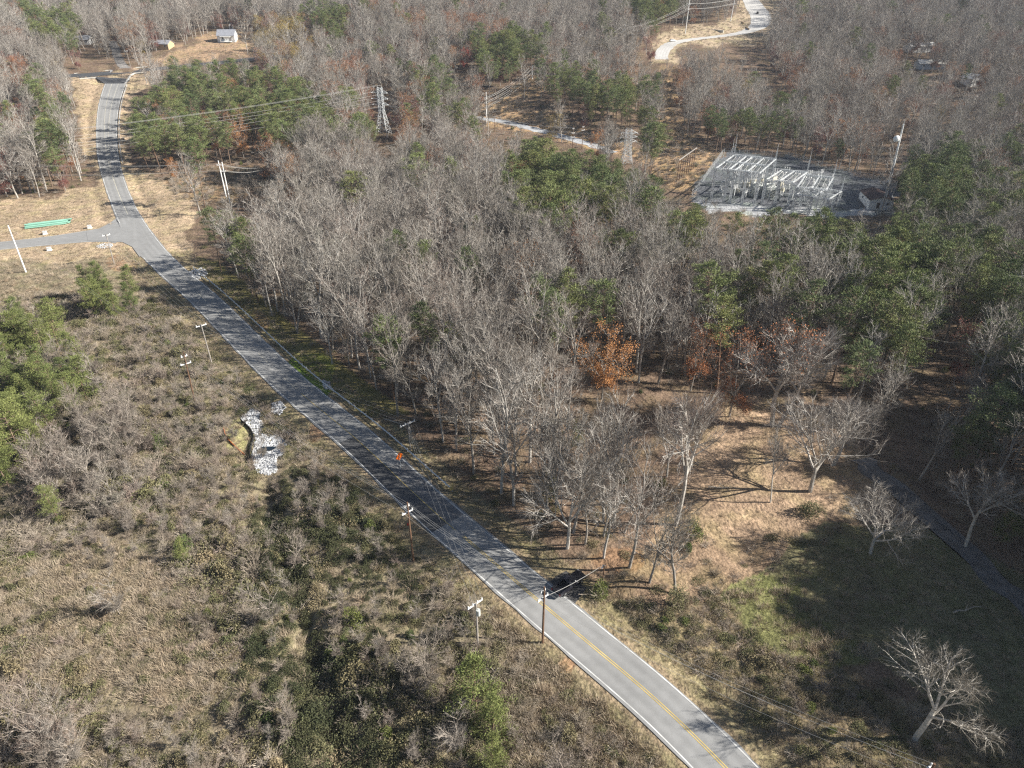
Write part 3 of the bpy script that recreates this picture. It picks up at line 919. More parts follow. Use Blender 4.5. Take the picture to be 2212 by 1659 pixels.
BARE = [bare_tree(101, 24, .46, 4, .42), bare_tree(102, 22, .40, 3, .36, limbs=8), bare_tree(103, 25, .52, 4, .48), bare_tree(104, 20, .38, 5, .45, limbs=6),
        bare_tree(105, 23, .55, 3, .34, limbs=8, low=7), bare_tree(106, 21, .42, 4, .52), bare_tree(107, 24, .60, 3, .30, limbs=7, low=8), bare_tree(108, 19, .36, 4, .40)]
SLIM = [bare_tree(201, 9.5, .30, 2, .26, limbs=7, branches=5, twigs=5, r=.075, twig_r=.010, low=8), bare_tree(202, 8, .25, 3, .30, limbs=6, branches=5, twigs=5, r=.06, twig_r=.010, low=6),
        bare_tree(203, 11, .35, 2, .20, limbs=8, branches=5, twigs=5, r=.08, twig_r=.011, low=10)]
OAK = [bare_tree(301, 19, .46, 5, .62, limbs=12, branches=8, twigs=9, full=1.2, t0=.26, r=.42, twig_r=.014, low=0, lift=.03), bare_tree(302, 20, .42, 4, .58, limbs=12, branches=8, twigs=9, full=1.2, t0=.26, r=.40, twig_r=.014, low=0, lift=.04, lean=.12),
       bare_tree(303, 17, .28, 5, .75, limbs=12, branches=8, twigs=9, full=1.2, t0=.26, r=.36, twig_r=.014, low=0, lift=.05)]
def upright(tree, off):
    # shear the whole tree so that its crown stands over its foot (or off metres to one side)
    t, c, e = tree
    V = np.concatenate(c.v); h = V[:, 2].max(); k = V[:, 2] > .4 * h
    m = V[k].mean(0)
    sx, sy = (off - m[0]) / m[2], -m[1] / m[2]
    for g in (t, c):
        for v in g.v: v[:, 0] += sx * v[:, 2]; v[:, 1] += sy * v[:, 2]
    e[:, 0] += sx * e[:, 2]; e[:, 1] += sy * e[:, 2]
    return tree
OAK = [upright(OAK[0], 0), upright(OAK[1], 2.6), upright(OAK[2], .6)]
PINE = [pine_tree(401, 21, .46, 3.6), pine_tree(402, 23, .52, 3.3, levels=12), pine_tree(403, 19, .40, 3.8, levels=14), pine_tree(404, 22, .56, 4.0, levels=11), pine_tree(405, 20, .45, 3.0, levels=13)]
YPINE = [pine_tree(451, 10, .08, 2.6, levels=13, top=0, nb=26, r=.13, bl=.36, bw=.045), pine_tree(452, 9, .05, 3.0, levels=12, top=0, nb=28, r=.12, bl=.36, bw=.045), pine_tree(453, 11.5, .12, 2.8, levels=14, nb=26, r=.15, bl=.36, bw=.045)]
lrg = np.random.default_rng(5)
LEAFY = {}
for nm, n in (('rust', 5200), ('orange', 8000), ('red', 7000), ('maroon', 6500), ('ochre', 5200)):
    LEAFY[nm] = []
    for q in range(2):
        t, c, e = bare_tree(500 + q + len(nm) * 7, 16 if nm != 'rust' else 19, .28, 4, .5, limbs=6, branches=4, twigs=4, low=4, r=.2)
        LEAFY[nm].append((t, c, leaves_on(e, n, .22, lrg, .45)))

# ------------------------------------------------------------------ where the trees stand
def candidates(xr, yr, step, rg):
    gx = np.arange(xr[0], xr[1], step); gy = np.arange(yr[0], yr[1], step)
    X, Y = np.meshgrid(gx, gy)
    X = X + rg.uniform(-.46, .46, X.shape) * step; Y = Y + rg.uniform(-.46, .46, Y.shape) * step
    return X.ravel(), Y.ravel()

trg = np.random.default_rng(77)
xa, ya = candidates((-330, 330), (60, 300), 5.0, trg)
xb, yb = candidates((-620, 620), (300, 800), 6.0, trg)
xs, ys_ = np.concatenate([xa, xb]), np.concatenate([ya, yb])
zs = terrain(xs, ys_)
px, py = proj(xs, ys_, zs)
keep = (px > -260) & (px < 2480) & (py < 1500)
EXCL = [[(1370, 870), (1570, 850), (1560, 1210), (1370, 1210)], Z_LEFT, Z_TAN, Z_CUT1, Z_CUT2, Z_YARD, Z_HOUSE, Z_TOP, Z_PARK, Z_BRR, Z_MEAD, Z_GREEN]
keep &= ~inany(px, py, EXCL)
keep &= ~((px < 560) & (py > 700)) & ~((px > 1500) & (py > 1130) & (px < 2230))
for path, cl in ((MAIN, 7.5), (SIDE, 6), (CROSS, 4), (HOUSEDRIVE, 2), (TOPROAD, 4), (TRACK, 3), (DRIVE, 3)):
    d, _ = road_dist(path, xs, ys_)
    keep &= d > cl
xs, ys_, zs, px, py = (a[keep] for a in (xs, ys_, zs, px, py))
hs = .62 + .5 * trg.uniform(0, 1, len(xs)) ** .6
hs *= np.where(ys_ > 300, .88, 1.0)
bad = np.zeros(len(xs), bool)
for fr in (.55, .8, 1.0):
    cx_, cy_ = proj(xs, ys_, zs + 23 * hs * fr)
    bad |= inany(cx_, cy_, CLEAR)
for fr in (.5, .7, .9, 1.03):
    for sx in (-3.4, 3.4):
        cx_, cy_ = proj(xs + sx * hs, ys_, zs + 23 * hs * fr)
        bad |= inany(cx_, cy_, CLEAR2)
cx_, cy_ = proj(xs, ys_, zs + 18 * hs)
pin = inany(cx_, cy_, PINES)
u = trg.uniform(0, 1, len(xs))
kind = np.full(len(xs), 'bare', dtype='<U8')
kind[(pin & (u < .85)) | (~pin & (u < .035))] = 'pine'
kind[inany(cx_, cy_, PINES2) & (u < .42)] = 'pine'
kind[inany(cx_, cy_, RUSTY) & (u < .5)] = 'rust'
kind[inany(cx_, cy_, OCHRE) & (u < .6)] = 'ochre'
m = (kind == 'bare') & (u > .945); kind[m] = 'rust'
m = (kind == 'bare') & (u > .912); kind[m] = 'maroon'
m = (kind == 'bare') & (u > .907); kind[m] = 'orange'
m = (kind == 'bare') & (u > .897); kind[m] = 'ochre'
thin = trg.uniform(0, 1, len(xs)) < np.where((ys_ < 240) & (road_dist(MAIN, xs, ys_)[0] > 26) & ~((px > 1480) & (py < 900)), np.where(py > 880, .42, .24), .08)
kind[np.isin(kind, ('rust', 'maroon', 'orange', 'ochre')) & (ys_ < 245) & (u > .3)] = 'bare'
ok = ~bad & ~thin
TREES = [dict(x=a, y=b, z=c, s=d, k=e, px=f, py=g) for a, b, c, d, e, f, g in zip(xs[ok], ys_[ok], zs[ok], hs[ok], kind[ok], px[ok], py[ok])]

# a screen of evergreens just off the photograph's right side shades the low meadow
EXTRA = []
for a, b in ((2300, 960), (2360, 1010), (2290, 1060), (2380, 1090), (2330, 1130), (2420, 1180), (2370, 1230), (2450, 1290), (2400, 1340), (2500, 1400), (2440, 1450), (2520, 1520), (2470, 1580), (2560, 1640),
             (2350, 1170), (2480, 1230), (2540, 1340), (2430, 1390), (2600, 1460), (2250, 900), (2260, 985), (2240, 1040)):
    p = on(a, b)
    EXTRA.append(dict(x=p[0], y=p[1], z=p[2], s=trg.uniform(1.0, 1.25), k='pine', px=a, py=b))
TREES += EXTRA

def stand(poly, step, ks, smin, smax, rg):
    c = np.array([on(a, b) for a, b in poly])
    x, y = candidates((c[:, 0].min(), c[:, 0].max()), (c[:, 1].min(), c[:, 1].max()), step, rg)
    z = terrain(x, y); qx, qy = proj(x, y, z)
    dm, _ = road_dist(MAIN, x, y)
    for i in np.nonzero(inpoly(qx, qy, poly) & (dm > 5))[0]:
        TREES.append(dict(x=x[i], y=y[i], z=z[i], s=rg.uniform(smin, smax), k=ks[rg.integers(0, len(ks))], px=qx[i], py=qy[i]))
srg = np.random.default_rng(21)
stand([(330, 1000), (520, 1050), (560, 1150), (420, 1200), (300, 1130)], 3.6, ['slim'], .28, .5, srg)
stand([(700, 1340), (860, 1350), (880, 1440), (760, 1480)], 3.6, ['slim'], .3, .5, srg)
stand([(180, 1120), (330, 1130), (300, 1230), (120, 1220)], 3.6, ['slim'], .3, .5, srg)
stand([(330, 860), (520, 900), (480, 1000), (340, 980)], 4.4, ['slim'], .3, .5, srg)
stand([(300, 680), (420, 760), (540, 850), (660, 1000), (860, 1160), (1000, 1280), (1080, 1420), (1060, 1680), (560, 1680), (520, 1300), (360, 1150), (300, 900)], 6.2, ['slim'], .26, .52, srg)
stand([(200, 1560), (420, 1540), (520, 1700), (240, 1700)], 3.8, ['slim'], .3, .5, srg)
stand([(1080, 1560), (1200, 1580), (1300, 1700), (1080, 1700)], 4.5, ['slim'], .25, .45, srg)
stand([(620, 1010), (760, 1060), (860, 1180), (760, 1200), (640, 1110)], 4.0, ['slim'], .3, .5, srg)
stand([(2245, 900), (2420, 930), (2560, 1180), (2760, 1480), (2760, 1700), (2460, 1660), (2350, 1330), (2270, 1120)], 3.8, ['pine'], 1.0, 1.25, srg)
stand([(2070, 905), (2230, 880), (2240, 1010), (2110, 1020)], 5.0, ['pine', 'pine', 'bare'], .6, .9, srg)
stand([(-120, 660), (60, 690), (150, 750), (250, 830), (210, 900), (150, 960), (60, 1060), (-120, 1080)], 4.6, ['ypine', 'ypine', 'ypine', 'slim'], .75, 1.15, srg)
stand([(190, 640), (290, 640), (310, 690), (210, 690)], 4.2, ['ypine'], .75, 1.0, srg)
stand([(130, 950), (300, 900), (330, 960), (300, 1040), (150, 1090), (60, 1080)], 3.6, ['slim'], .75, 1.1, srg)
stand([(30, 1070), (310, 1060), (320, 1110), (150, 1140), (40, 1120)], 4.0, ['slim'], .6, 1.0, srg)
stand([(860, 1440), (970, 1440), (985, 1500), (870, 1500)], 3.0, ['slim'], .65, .95, srg)
stand([(-20, 1560), (120, 1540), (200, 1640), (60, 1700), (-20, 1700)], 3.4, ['slim'], .6, .95, srg)
stand([(190, 1250), (260, 1240), (330, 1340), (240, 1370)], 6.0, ['slim'], .5, .7, srg)
stand([(300, 760), (420, 790), (440, 830), (320, 840)], 6.5, ['slim'], .4, .55, srg)
stand([(540, 1180), (760, 1330), (720, 1420), (540, 1300)], 11.0, ['slim'], .4, .7, srg)
stand([(470, 430), (560, 395), (700, 370), (700, 400), (520, 450)], 6, ['slim'], .5, .8, srg)
stand([(2020, 1080), (2230, 1060), (2230, 1200), (2120, 1180)], 5.5, ['slim', 'slim', 'ypine'], .6, .95, srg)
def one(k, bx, by, ty, s=None, **kw):
    p = on(bx, by)
    d = dict(x=p[0], y=p[1], z=p[2], k=k, px=bx, py=by, h=height_to(p, ty), **kw)
    TREES.append(d)
for bx, by, ty in ((1030, 1545, 1425), (1065, 1600, 1510), (1060, 1660, 1590), (130, 1130, 1050), (400, 1215, 1165), (100, 880, 790)): one('ypine', bx, by, ty)
for bx, by, ty in ((18, 950, 850), (55, 985, 870)): one('ypine', bx, by, ty)
for bx, by, ty in ((590, 1350, 1255), (625, 1570, 1500), (110, 1640, 1505), (260, 1330, 1250), (985, 1620, 1535), (640, 1230, 1150), (1215, 1700, 1610)): one('slim', bx, by, ty)

# ------------------------------------------------------------------ laying the trees: nearest as things, the rest as woodland
def named(name, nm, arrs, variants, mats):
    return None

KINDS = {
    'bare': (BARE, 'bare_tree', 'bark', 'twig', 'tree'),
    'slim': (SLIM, 'sapling', 'slimbark', 'twig', 'sapling'),
    'pine': (PINE, 'pine_tree', 'pinebark', 'needle', 'pine tree'),
    'ypine': (YPINE, 'young_pine', 'pinebark', 'needle_light', 'pine tree'),
}
HEIGHTS = {'bare': [24, 22, 25, 20, 23, 21, 24, 19], 'slim': [9.5, 8, 11], 'pine': [21, 23, 19, 22, 20], 'ypine': [10, 9, 11.5], 'rust': [19, 19], 'orange': [16, 16], 'red': [16, 16], 'maroon': [16, 16], 'ochre': [16, 16]}

def where(t):
    a, b = t['px'], t['py']
    dm, _ = road_dist(MAIN, np.array([t['x']]), np.array([t['y']]))
    if a > 2212 or (a > 1900 and b > 880): return 'along the grey gravel drive'
    if inpoly(np.array([a]), np.array([b]), [(1380, 860), (1560, 830), (1700, 850), (1560, 1000), (1500, 1200), (1380, 1200)])[0]: return 'at the edge of the leafy clearing'
    if a < 1600 and b > 1080: return 'in the wood above the black pickup'
    if dm[0] < 20 and b > 880: return 'behind the orange diamond sign and guard rail'
    if dm[0] < 24 and b > 540 and a > 300: return 'along the road verge behind the long guard rail'
    if a < 420: return 'in the scrub field beside the road bend' if b > 560 else 'on the slope beside the side road'
    if b > 800 and a > 1600: return 'in the dark wood behind the big open-grown trees'
    if b > 760: return 'in the open middle of the roadside wood'
    if a > 1560: return 'in the wood between clearing and substation'
    return 'deeper in the wood below the lattice tower'

def size_word(s): return 'tall' if s > 1.03 else ('short' if s < .86 else 'medium-height')
FORM = {'bare': ['broad-topped', 'narrow', 'high-crowned', 'many-stemmed', 'straight-boled', 'spreading', 'slender', 'low-branching'],
        'pine': ['layered', 'high-crowned', 'bushy', 'flat-topped', 'narrow'], 'ypine': ['cone-shaped', 'bushy', 'rounded'], 'slim': ['fine', 'multi-stemmed', 'leggy']}

PROTO = {}
def proto_tree(k, v):
    """the first tree of its kind and form: an Empty with trunk and crown"""
    key = (k, v)
    if key in PROTO: return PROTO[key]
    var, name, tm, cm, cat = KINDS[k]
    PROTO[key] = dict(name=name, cat=cat, trunk=var[v][0].mesh('trunk', MT[tm], smooth=True), crown=var[v][1].mesh('crown', MT[cm], smooth=False))
    return PROTO[key]

def place(k, v, t, label, group, sc):
    pr = proto_tree(k, v)
    e = bpy.data.objects.new(pr['name'], None); e.empty_display_size = .5
    COL.objects.link(e)
    e.location = (t['x'], t['y'], t['z'])
    e.rotation_euler = (random.gauss(0, .045), random.gauss(0, .045), t.get('rz', random.uniform(0, 6.28)))
    e.scale = sc
    tag(e, label, pr['cat'], group)
    for part in ('trunk', 'crown'):
        o = bpy.data.objects.new(part, pr[part]); COL.objects.link(o); o.parent = e
    return e

def leafy(k, t, label, sc=None, v=None):
    v = random.randrange(2) if v is None else v
    key = ('leafy', k, v)
    if key not in PROTO:
        a, b, c = LEAFY[k][v]
        PROTO[key] = (a.mesh('trunk', MT['bark'], extra=[(b, MT['twig'])]), c.mesh('crown', MT[k]))
    e = thing('autumn_tree', label, 'tree', (t['x'], t['y'], t['z']), random.uniform(0, 6.28), 'autumn trees that still hold leaves')
    s = t['h'] / HEIGHTS[k][v] if 'h' in t else t['s'] * .95
    e.scale = sc or (s, s, s)
    for part, me in zip(('trunk', 'crown'), PROTO[key]):
        o = bpy.data.objects.new(part, me); COL.objects.link(o); o.parent = e
    return e

REST = {k: [] for k in ('bare', 'slim', 'pine', 'ypine', 'rust', 'orange', 'maroon', 'ochre')}
for k in KINDS:
    L = [t for t in TREES if t['k'] == k]
    inside = [t for t in L if -40 < t['px'] < 2250 and t['py'] < 1740]
    inside.sort(key=lambda t: math.hypot(t['x'], t['y'], t['z'] - HC))
    take = inside[:290]
    ids = set(id(t) for t in take)
    REST[k] = [t for t in L if id(t) not in ids]
    for t in take:
        v = random.randrange(len(KINDS[k][0]))
        s = t['h'] / HEIGHTS[k][v] if 'h' in t else t['s']
        wv = random.uniform(.9, 1.12) * (1.2 if k == 'pine' else 1)
        noun = {'bare': 'bare grey hardwood', 'slim': 'thin pale leafless sapling', 'pine': 'dark green pine', 'ypine': 'yellow-green young pine'}[k]
        g = f"{size_word(s)} {FORM[k][v]} {noun} {where(t)}"
        place(k, v, t, g, g, (s * wv, s * wv, s))
for k in ('rust', 'orange', 'maroon', 'ochre'):
    L = sorted([t for t in TREES if t['k'] == k], key=lambda t: math.hypot(t['x'], t['y']))
    REST[k] = L[60:]
    noun = {'rust': 'rust-brown leafy oak', 'orange': 'orange-leaved tree', 'maroon': 'dull maroon leafy tree', 'ochre': 'yellow-brown leafy tree'}[k]
    for t in L[:60]:
        lb = f"{size_word(t['s'])} {noun} {where(t)}"
        o = leafy(k, t, lb); o['group'] = lb

def scatter(name, T, metas, label, cat):
    """one object that scatters meshes over its own points"""
    pc = bpy.data.collections.new(name + '_forms')
    for i, me in enumerate(metas):
        pc.objects.link(bpy.data.objects.new(f'{name}_form_{chr(97 + i)}', me))
    n = len(T)
    P = np.array([(t['x'], t['y'], t['z']) for t in T], float)
    me = bpy.data.meshes.new(name)
    me.vertices.add(n); me.vertices.foreach_set('co', P.ravel())
    def at_(nm, ty, vals, key):
        a = me.attributes.new(nm, ty, 'POINT'); a.data.foreach_set(key, vals)
    at_('turn', 'FLOAT_VECTOR', np.array([(random.gauss(0, .04), random.gauss(0, .04), t['rz']) for t in T], np.float32).ravel(), 'vector')
    at_('size', 'FLOAT_VECTOR', np.array([t['sc'] for t in T], np.float32).ravel(), 'vector')
    at_('form', 'INT', np.array([t['v'] for t in T], np.int32), 'value')
    for x in metas[0].materials: me.materials.append(x)
    o = bpy.data.objects.new(name, me); COL.objects.link(o)
    ng = bpy.data.node_groups.new(name, 'GeometryNodeTree')
    ng.interface.new_socket('Geometry', in_out='INPUT', socket_type='NodeSocketGeometry')
    ng.interface.new_socket('Geometry', in_out='OUTPUT', socket_type='NodeSocketGeometry')
    N, L = ng.nodes, ng.links
    gi, go = N.new('NodeGroupInput'), N.new('NodeGroupOutput')
    ci = N.new('GeometryNodeCollectionInfo')
    ci.inputs['Collection'].default_value = pc
    ci.inputs['Separate Children'].default_value = True
    ci.inputs['Reset Children'].default_value = True
    ip = N.new('GeometryNodeInstanceOnPoints')
    ip.inputs['Pick Instance'].default_value = True
    def na(nm, ty):
        q = N.new('GeometryNodeInputNamedAttribute'); q.data_type = ty; q.inputs['Name'].default_value = nm
        return q.outputs['Attribute']
    e2r = N.new('FunctionNodeEulerToRotation')
    L.new(na('turn', 'FLOAT_VECTOR'), e2r.inputs[0])
    L.new(gi.outputs[0], ip.inputs['Points'])
    L.new(ci.outputs[0], ip.inputs['Instance'])
    L.new(na('form', 'INT'), ip.inputs['Instance Index'])
    L.new(e2r.outputs[0], ip.inputs['Rotation'])
    L.new(na('size', 'FLOAT_VECTOR'), ip.inputs['Scale'])
    L.new(ip.outputs[0], go.inputs[0])
    md = o.modifiers.new('scatter', 'NODES'); md.node_group = ng
    return tag(o, label, cat, kind='stuff')

def prep(L, k, n):
    for t in L:
        v = random.randrange(n); t['v'] = v; t['rz'] = random.uniform(0, 6.28)
        s = t['h'] / HEIGHTS[k][v] if 'h' in t else t['s']
        w = random.uniform(.9, 1.15) * s * (1.2 if k == 'pine' else 1)
        t['sc'] = (w, w, s)
    return L
def joined(k, i):
    var, name, tm, cm, cat = KINDS[k]
    return var[i][0].mesh(name, MT[tm], extra=[(var[i][1], MT[cm])])
scatter('leafless_woods', prep(REST['bare'], 'bare', len(BARE)), [joined('bare', i) for i in range(len(BARE))], 'leafless grey-brown hardwood forest covering the far slopes', 'woods')
if REST['slim']:
    scatter('sapling_woods', prep(REST['slim'], 'slim', len(SLIM)), [joined('slim', i) for i in range(len(SLIM))], 'thicket of thin leafless saplings out in the scrub', 'woods')
scatter('evergreen_woods', prep(REST['pine'], 'pine', len(PINE)), [joined('pine', i) for i in range(len(PINE))], 'dark green pine stands on the far slopes', 'woods')
AUT, AK = [], []
for k in ('rust', 'orange', 'maroon', 'ochre'):
    for q in range(2):
        a, b, c = LEAFY[k][q]
        AK.append(a.mesh('autumn', MT['bark'], extra=[(b, MT['twig']), (c, MT[k])]))
    for t in REST[k]:
        t['v'] = len(AK) - 2 + random.randrange(2); t['rz'] = random.uniform(0, 6.28); s = t['s'] * .95; t['sc'] = (s, s, s)
        AUT.append(t)
scatter('autumn_woods', AUT, AK, 'rust and orange leafy oaks dotted through the far forest', 'woods')

# single trees the photograph picks out
def special(k, bx, by, ty, label, wide=1.0):
    p = on(bx, by)
    return leafy(k, dict(x=p[0], y=p[1], z=p[2], h=height_to(p, ty)), label)
for k, bx, by, ty, lb in (
        ('orange', 1300, 862, 712, 'bright orange-leaved tree standing alone in the middle of the roadside wood'),
        ('red', 1003, 150, 104, 'vivid red maple crown far up the wooded slope above the white pole'),
        ('red', 781, 48, 18, 'small scarlet tree near the top edge of the forest beside the white house'),
        ('orange', 527, 342, 268, 'big orange tree at the foot of the pine slope behind the twin white poles'),
        ('orange', 626, 343, 303, 'narrow orange tree beside the cleared power-line strip'),
        ('orange', 378, 388, 345, 'small orange tree at the corner of the dry grass verge'),
        ('orange', 1812, 345, 262, 'tall orange tree behind the substation yard'),
        ('red', 2190, 360, 330, 'red-orange tree in the forest beyond the white mast'),
        ('orange', 2068, 250, 218, 'little orange tree high in the grey forest right of the mast'),
        ('maroon', 1405, 140, 76, 'big maroon tree where the pale hilltop road meets the power lines'),
        ('maroon', 2060, 830, 708, 'reddish-brown round-crowned oak in front of the dark pine stand'),
        ('red', 745, 172, 135, 'orange-red tree among grey trees above the lattice tower'),
        ('rust', 420, 262, 208, 'orange-brown tree among the pines beside the guard rail'),
        ('rust', 1170, 55, 16, 'rusty round crown near the top of the photo'),
        ('rust', 1575, 900, 712, 'slender rust-topped oak at the back of the leafy clearing'),
        ('maroon', 1670, 752, 682, 'dark maroon crown behind the pair of open-grown trees'),
        ('ochre', 625, 120, 40, 'tall yellow-brown tree right of the white house'),
        ('rust', 1230, 610, 540, 'pinkish-brown oak in the middle of the roadside wood')):
    special(k, bx, by, ty, lb)

OAKP = {}
def open_tree(v, bx, by, ty, wide, label, rz, leaves=0):
    if v not in OAKP: OAKP[v] = (OAK[v][0].mesh('trunk', MT['palebark']), OAK[v][1].mesh('crown', MT['twig']))
    p = on(bx, by)
    hh = height_to(p, ty)
    s = hh / (19, 20, 17)[v]
    e = thing('open_grown_tree', label, 'tree', tuple(p), rz, 'open-grown bare trees around the clearing')
    e.scale = (s * wide, s * wide, s)
    for part, me in zip(('trunk', 'crown'), OAKP[v]):
        o = bpy.data.objects.new(part, me); COL.objects.link(o); o.parent = e
    if leaves:
        lf = leaves_on(OAK[v][2], leaves, .3, lrg, .35, top_bias=3.5)
        lf.build('foliage', MT['rust'], e)
    return e
open_tree(0, 1667, 921, 706, 1.0, 'big round-crowned bare tree with rusty leaf tips at the back of the clearing', 1.2, 700)
open_tree(1, 1682, 921, 738, 1.15, 'leaning forked bare tree beside the round-crowned one at the back of the clearing', 0.2)
open_tree(2, 1750, 1061, 858, .95, 'fan-shaped forking bare tree on the dry grass beside the gravel drive', 2.1)
open_tree(1, 1664, 1085, 936, .5, 'small crooked bare tree standing in front of the forked one on the dry grass', 3.3)
open_tree(0, 1800, 1005, 862, 1.15, 'low wide bare tree leaning over the bend of the gravel drive', 4.4)
open_tree(2, 1880, 1195, 1075, 1.15, 'pale sprawling bare tree at the shaded edge of the meadow', .6)
open_tree(0, 1975, 1600, 1425, 1.05, 'large round bare tree by the shaded meadow at the bottom corner', 2.7)
open_tree(0, 1460, 1135, 832, .62, 'tall white-barked crooked tree in front of the leafy clearing', 5.0)
open_tree(1, 1325, 1140, 900, .65, 'pale many-branched tree in the wood above the black pickup', 1.9)
open_tree(2, 1225, 1185, 960, .7, 'white-limbed tree at the road end of the wood near the guard rail end', 3.8)
open_tree(0, 2085, 1180, 1020, .8, 'spreading grey tree beside the shaded stretch of gravel drive', .4)
open_tree(2, 1440, 1030, 870, .6, 'bare tree with twisted limbs in the wood left of the leafy clearing', 2.2)
#PART2
# ------------------------------------------------------------------ undergrowth, grass, shrubs
SH_T = [twig_shrub(601, 2.3, 1.3), twig_shrub(602, 1.7, 1.5, n=50), twig_shrub(603, 3.0, 1.2, n=40, sub=7)]
SH_V = [mound(611), mound(612, 1.0, 1.9), mound(613, 1.7, 1.4, lumps=5)]
SH_G = [tuft(621), tuft(622, 1.2, .5, 80), tuft(623, .7, .7, 100)]
# brambles: twigs with clinging leaves
def bramble(seed):
    rg = np.random.default_rng(seed)
    a = twig_shrub(seed, 1.6, 1.5, n=34, sub=4)
    b = mound(seed + 1, 1.2, 1.5, n=420, size=.17, lumps=6)
    return a, b
SH_B = [bramble(631), bramble(633)]
ug = np.random.default_rng(91)

def vnoise(x, y, s, ph=0.0):
    return .5 + .25 * np.sin(x / s + 1.7 * np.sin(y / s * .7 + ph)) + .25 * np.sin(y / s * 1.1 + 1.9 * np.sin(x / s * .8 + ph * 1.3))

FORMS = [m.mesh('twigs', MT['scrub']) for m in SH_T] + [m.mesh('vines', MT['vine']) for m in SH_V] + \
        [a.mesh('bramble', MT['scrub'], extra=[(b, MT['vine'])]) for a, b in SH_B] + \
        [m.mesh('leafy', MT['shrubgreen']) for m in (mound(641, 1.2, 1.0, n=800, size=.18), mound(642, 1.8, 1.1, n=900, size=.18, lumps=5))] + \
        [m.mesh('vines', MT['shadevine']) for m in (mound(643, 1.5, 1.7, n=1000, size=.17), mound(644, 1.1, 2.0, n=1000, size=.17, lumps=9))]
GFORMS = [m.mesh('tuft', MT['straw']) for m in SH_G] + [m.mesh('tuft', MT['greengrass']) for m in (tuft(651, .4, .6, 100, .02), tuft(652, .3, .7, 110, .02))]
UND, GRS = [], []
def throw(polys, step, fn, yr=(40, 420), xr=(-260, 260), store=None, far=None, minroad=2.2):
    x, y = candidates(xr, yr, step, ug)
    z0 = base_z(x, y)
    qx, qy = proj(x, y, z0)
    k = (qx > -90) & (qx < 2300) & (qy < 1720) & (qy > 0)
    x, y, qx, qy = x[k], y[k], qx[k], qy[k]
    if polys is not None:
        k = inany(qx, qy, polys); x, y, qx, qy = x[k], y[k], qx[k], qy[k]
    keep = np.ones(len(x), bool)
    for path, c in ((MAIN, minroad), (SIDE, 1.5), (CROSS, 1.5), (HOUSEDRIVE, .5), (TOPROAD, 1.2), (TRACK, .6), (DRIVE, .6), (APRON, .8)):
        d, _ = road_dist(path, x, y); keep &= d > c
    keep &= ~inpoly(qx, qy, RIPRAP) & ~inpoly(qx, qy, Z_YARD)
    x, y, qx, qy = x[keep], y[keep], qx[keep], qy[keep]
    z = terrain(x, y)
    fn(x, y, z, qx, qy)

RIPRAP = [(520, 903), (547, 881), (563, 893), (567, 923), (597, 936), (620, 960), (613, 980), (597, 990), (597, 1020), (580, 1027), (553, 1020), (543, 983), (553, 950), (543, 926), (523, 910)]
V_SHADE = [(545, 1080), (640, 1000), (760, 1040), (900, 1180), (960, 1290), (830, 1330), (860, 1520), (900, 1700), (640, 1700), (520, 1500), (560, 1300)]  # hollow under tree shade; darker vine colour deepens that shade here
V_STRAW = [(-60, 1240), (250, 1180), (480, 1280), (520, 1420), (420, 1560), (200, 1480), (-60, 1480)]
V_BROWN = [(1060, 1300), (1150, 1350), (1250, 1440), (1420, 1600), (1500, 1700), (1100, 1700), (1080, 1480)]
GREENSPOT = [(490, 900), (545, 905), (552, 990), (520, 1000), (485, 960)]
def left_cover(x, y, z, qx, qy):
    dk, st, br, gs = inpoly(qx, qy, V_SHADE), inpoly(qx, qy, V_STRAW), inpoly(qx, qy, V_BROWN), inpoly(qx, qy, GREENSPOT)
    n1, n2 = vnoise(x, y, 7), vnoise(x, y, 4.2, 2.)
    dm, _ = road_dist(MAIN, x, y)
    for i in range(len(x)):
        if dm[i] < 4.5 or gs[i] or (qy[i] < 640): continue
        r = ug.uniform()
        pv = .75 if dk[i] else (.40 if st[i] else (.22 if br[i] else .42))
        s = ug.uniform(.45, 1.05) * (.55 + .95 * n1[i])
        if r < .10: continue
        if r < .10 + .9 * pv:
            v = ug.choice([3, 4, 5]) if ug.uniform() < .7 else ug.choice([6, 7])
            s *= .8 + .5 * n2[i]
        else:
            v = ug.choice([0, 1, 2]) if ug.uniform() < .62 else ug.choice([6, 7])
            if st[i]: s *= .75
        if ug.uniform() < .02: v = ug.choice([8, 9])
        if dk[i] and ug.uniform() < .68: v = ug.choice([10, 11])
        UND.append(dict(x=x[i], y=y[i], z=z[i] - .05, rz=ug.uniform(0, 6.28), v=int(v), sc=(s * ug.uniform(.8, 1.3), s * ug.uniform(.8, 1.3), s * ug.uniform(.7, 1.15))))
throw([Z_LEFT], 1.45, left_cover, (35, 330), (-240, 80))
def right_cover(x, y, z, qx, qy):
    n1 = vnoise(x, y, 5)
    dm, _ = road_dist(MAIN, x, y)
    gr = inpoly(qx, qy, Z_GREEN)
    for i in range(len(x)):
        if dm[i] < 4.8 or (gr[i] and ug.uniform() < .93): continue
        r = ug.uniform()
        if r < .12: continue
        v = ug.choice([3, 4, 5]) if r < .45 else (ug.choice([6, 7]) if r < .75 else ug.choice([0, 1]))
        if ug.uniform() < .03: v = ug.choice([8, 9])
        s = ug.uniform(.4, .85) * (.7 + .6 * n1[i])
        UND.append(dict(x=x[i], y=y[i], z=z[i] - .05, rz=ug.uniform(0, 6.28), v=int(v), sc=(s * 1.1, s * 1.1, s * ug.uniform(.7, 1.1))))
throw([Z_BRR], 1.4, right_cover, (35, 200), (0, 200))
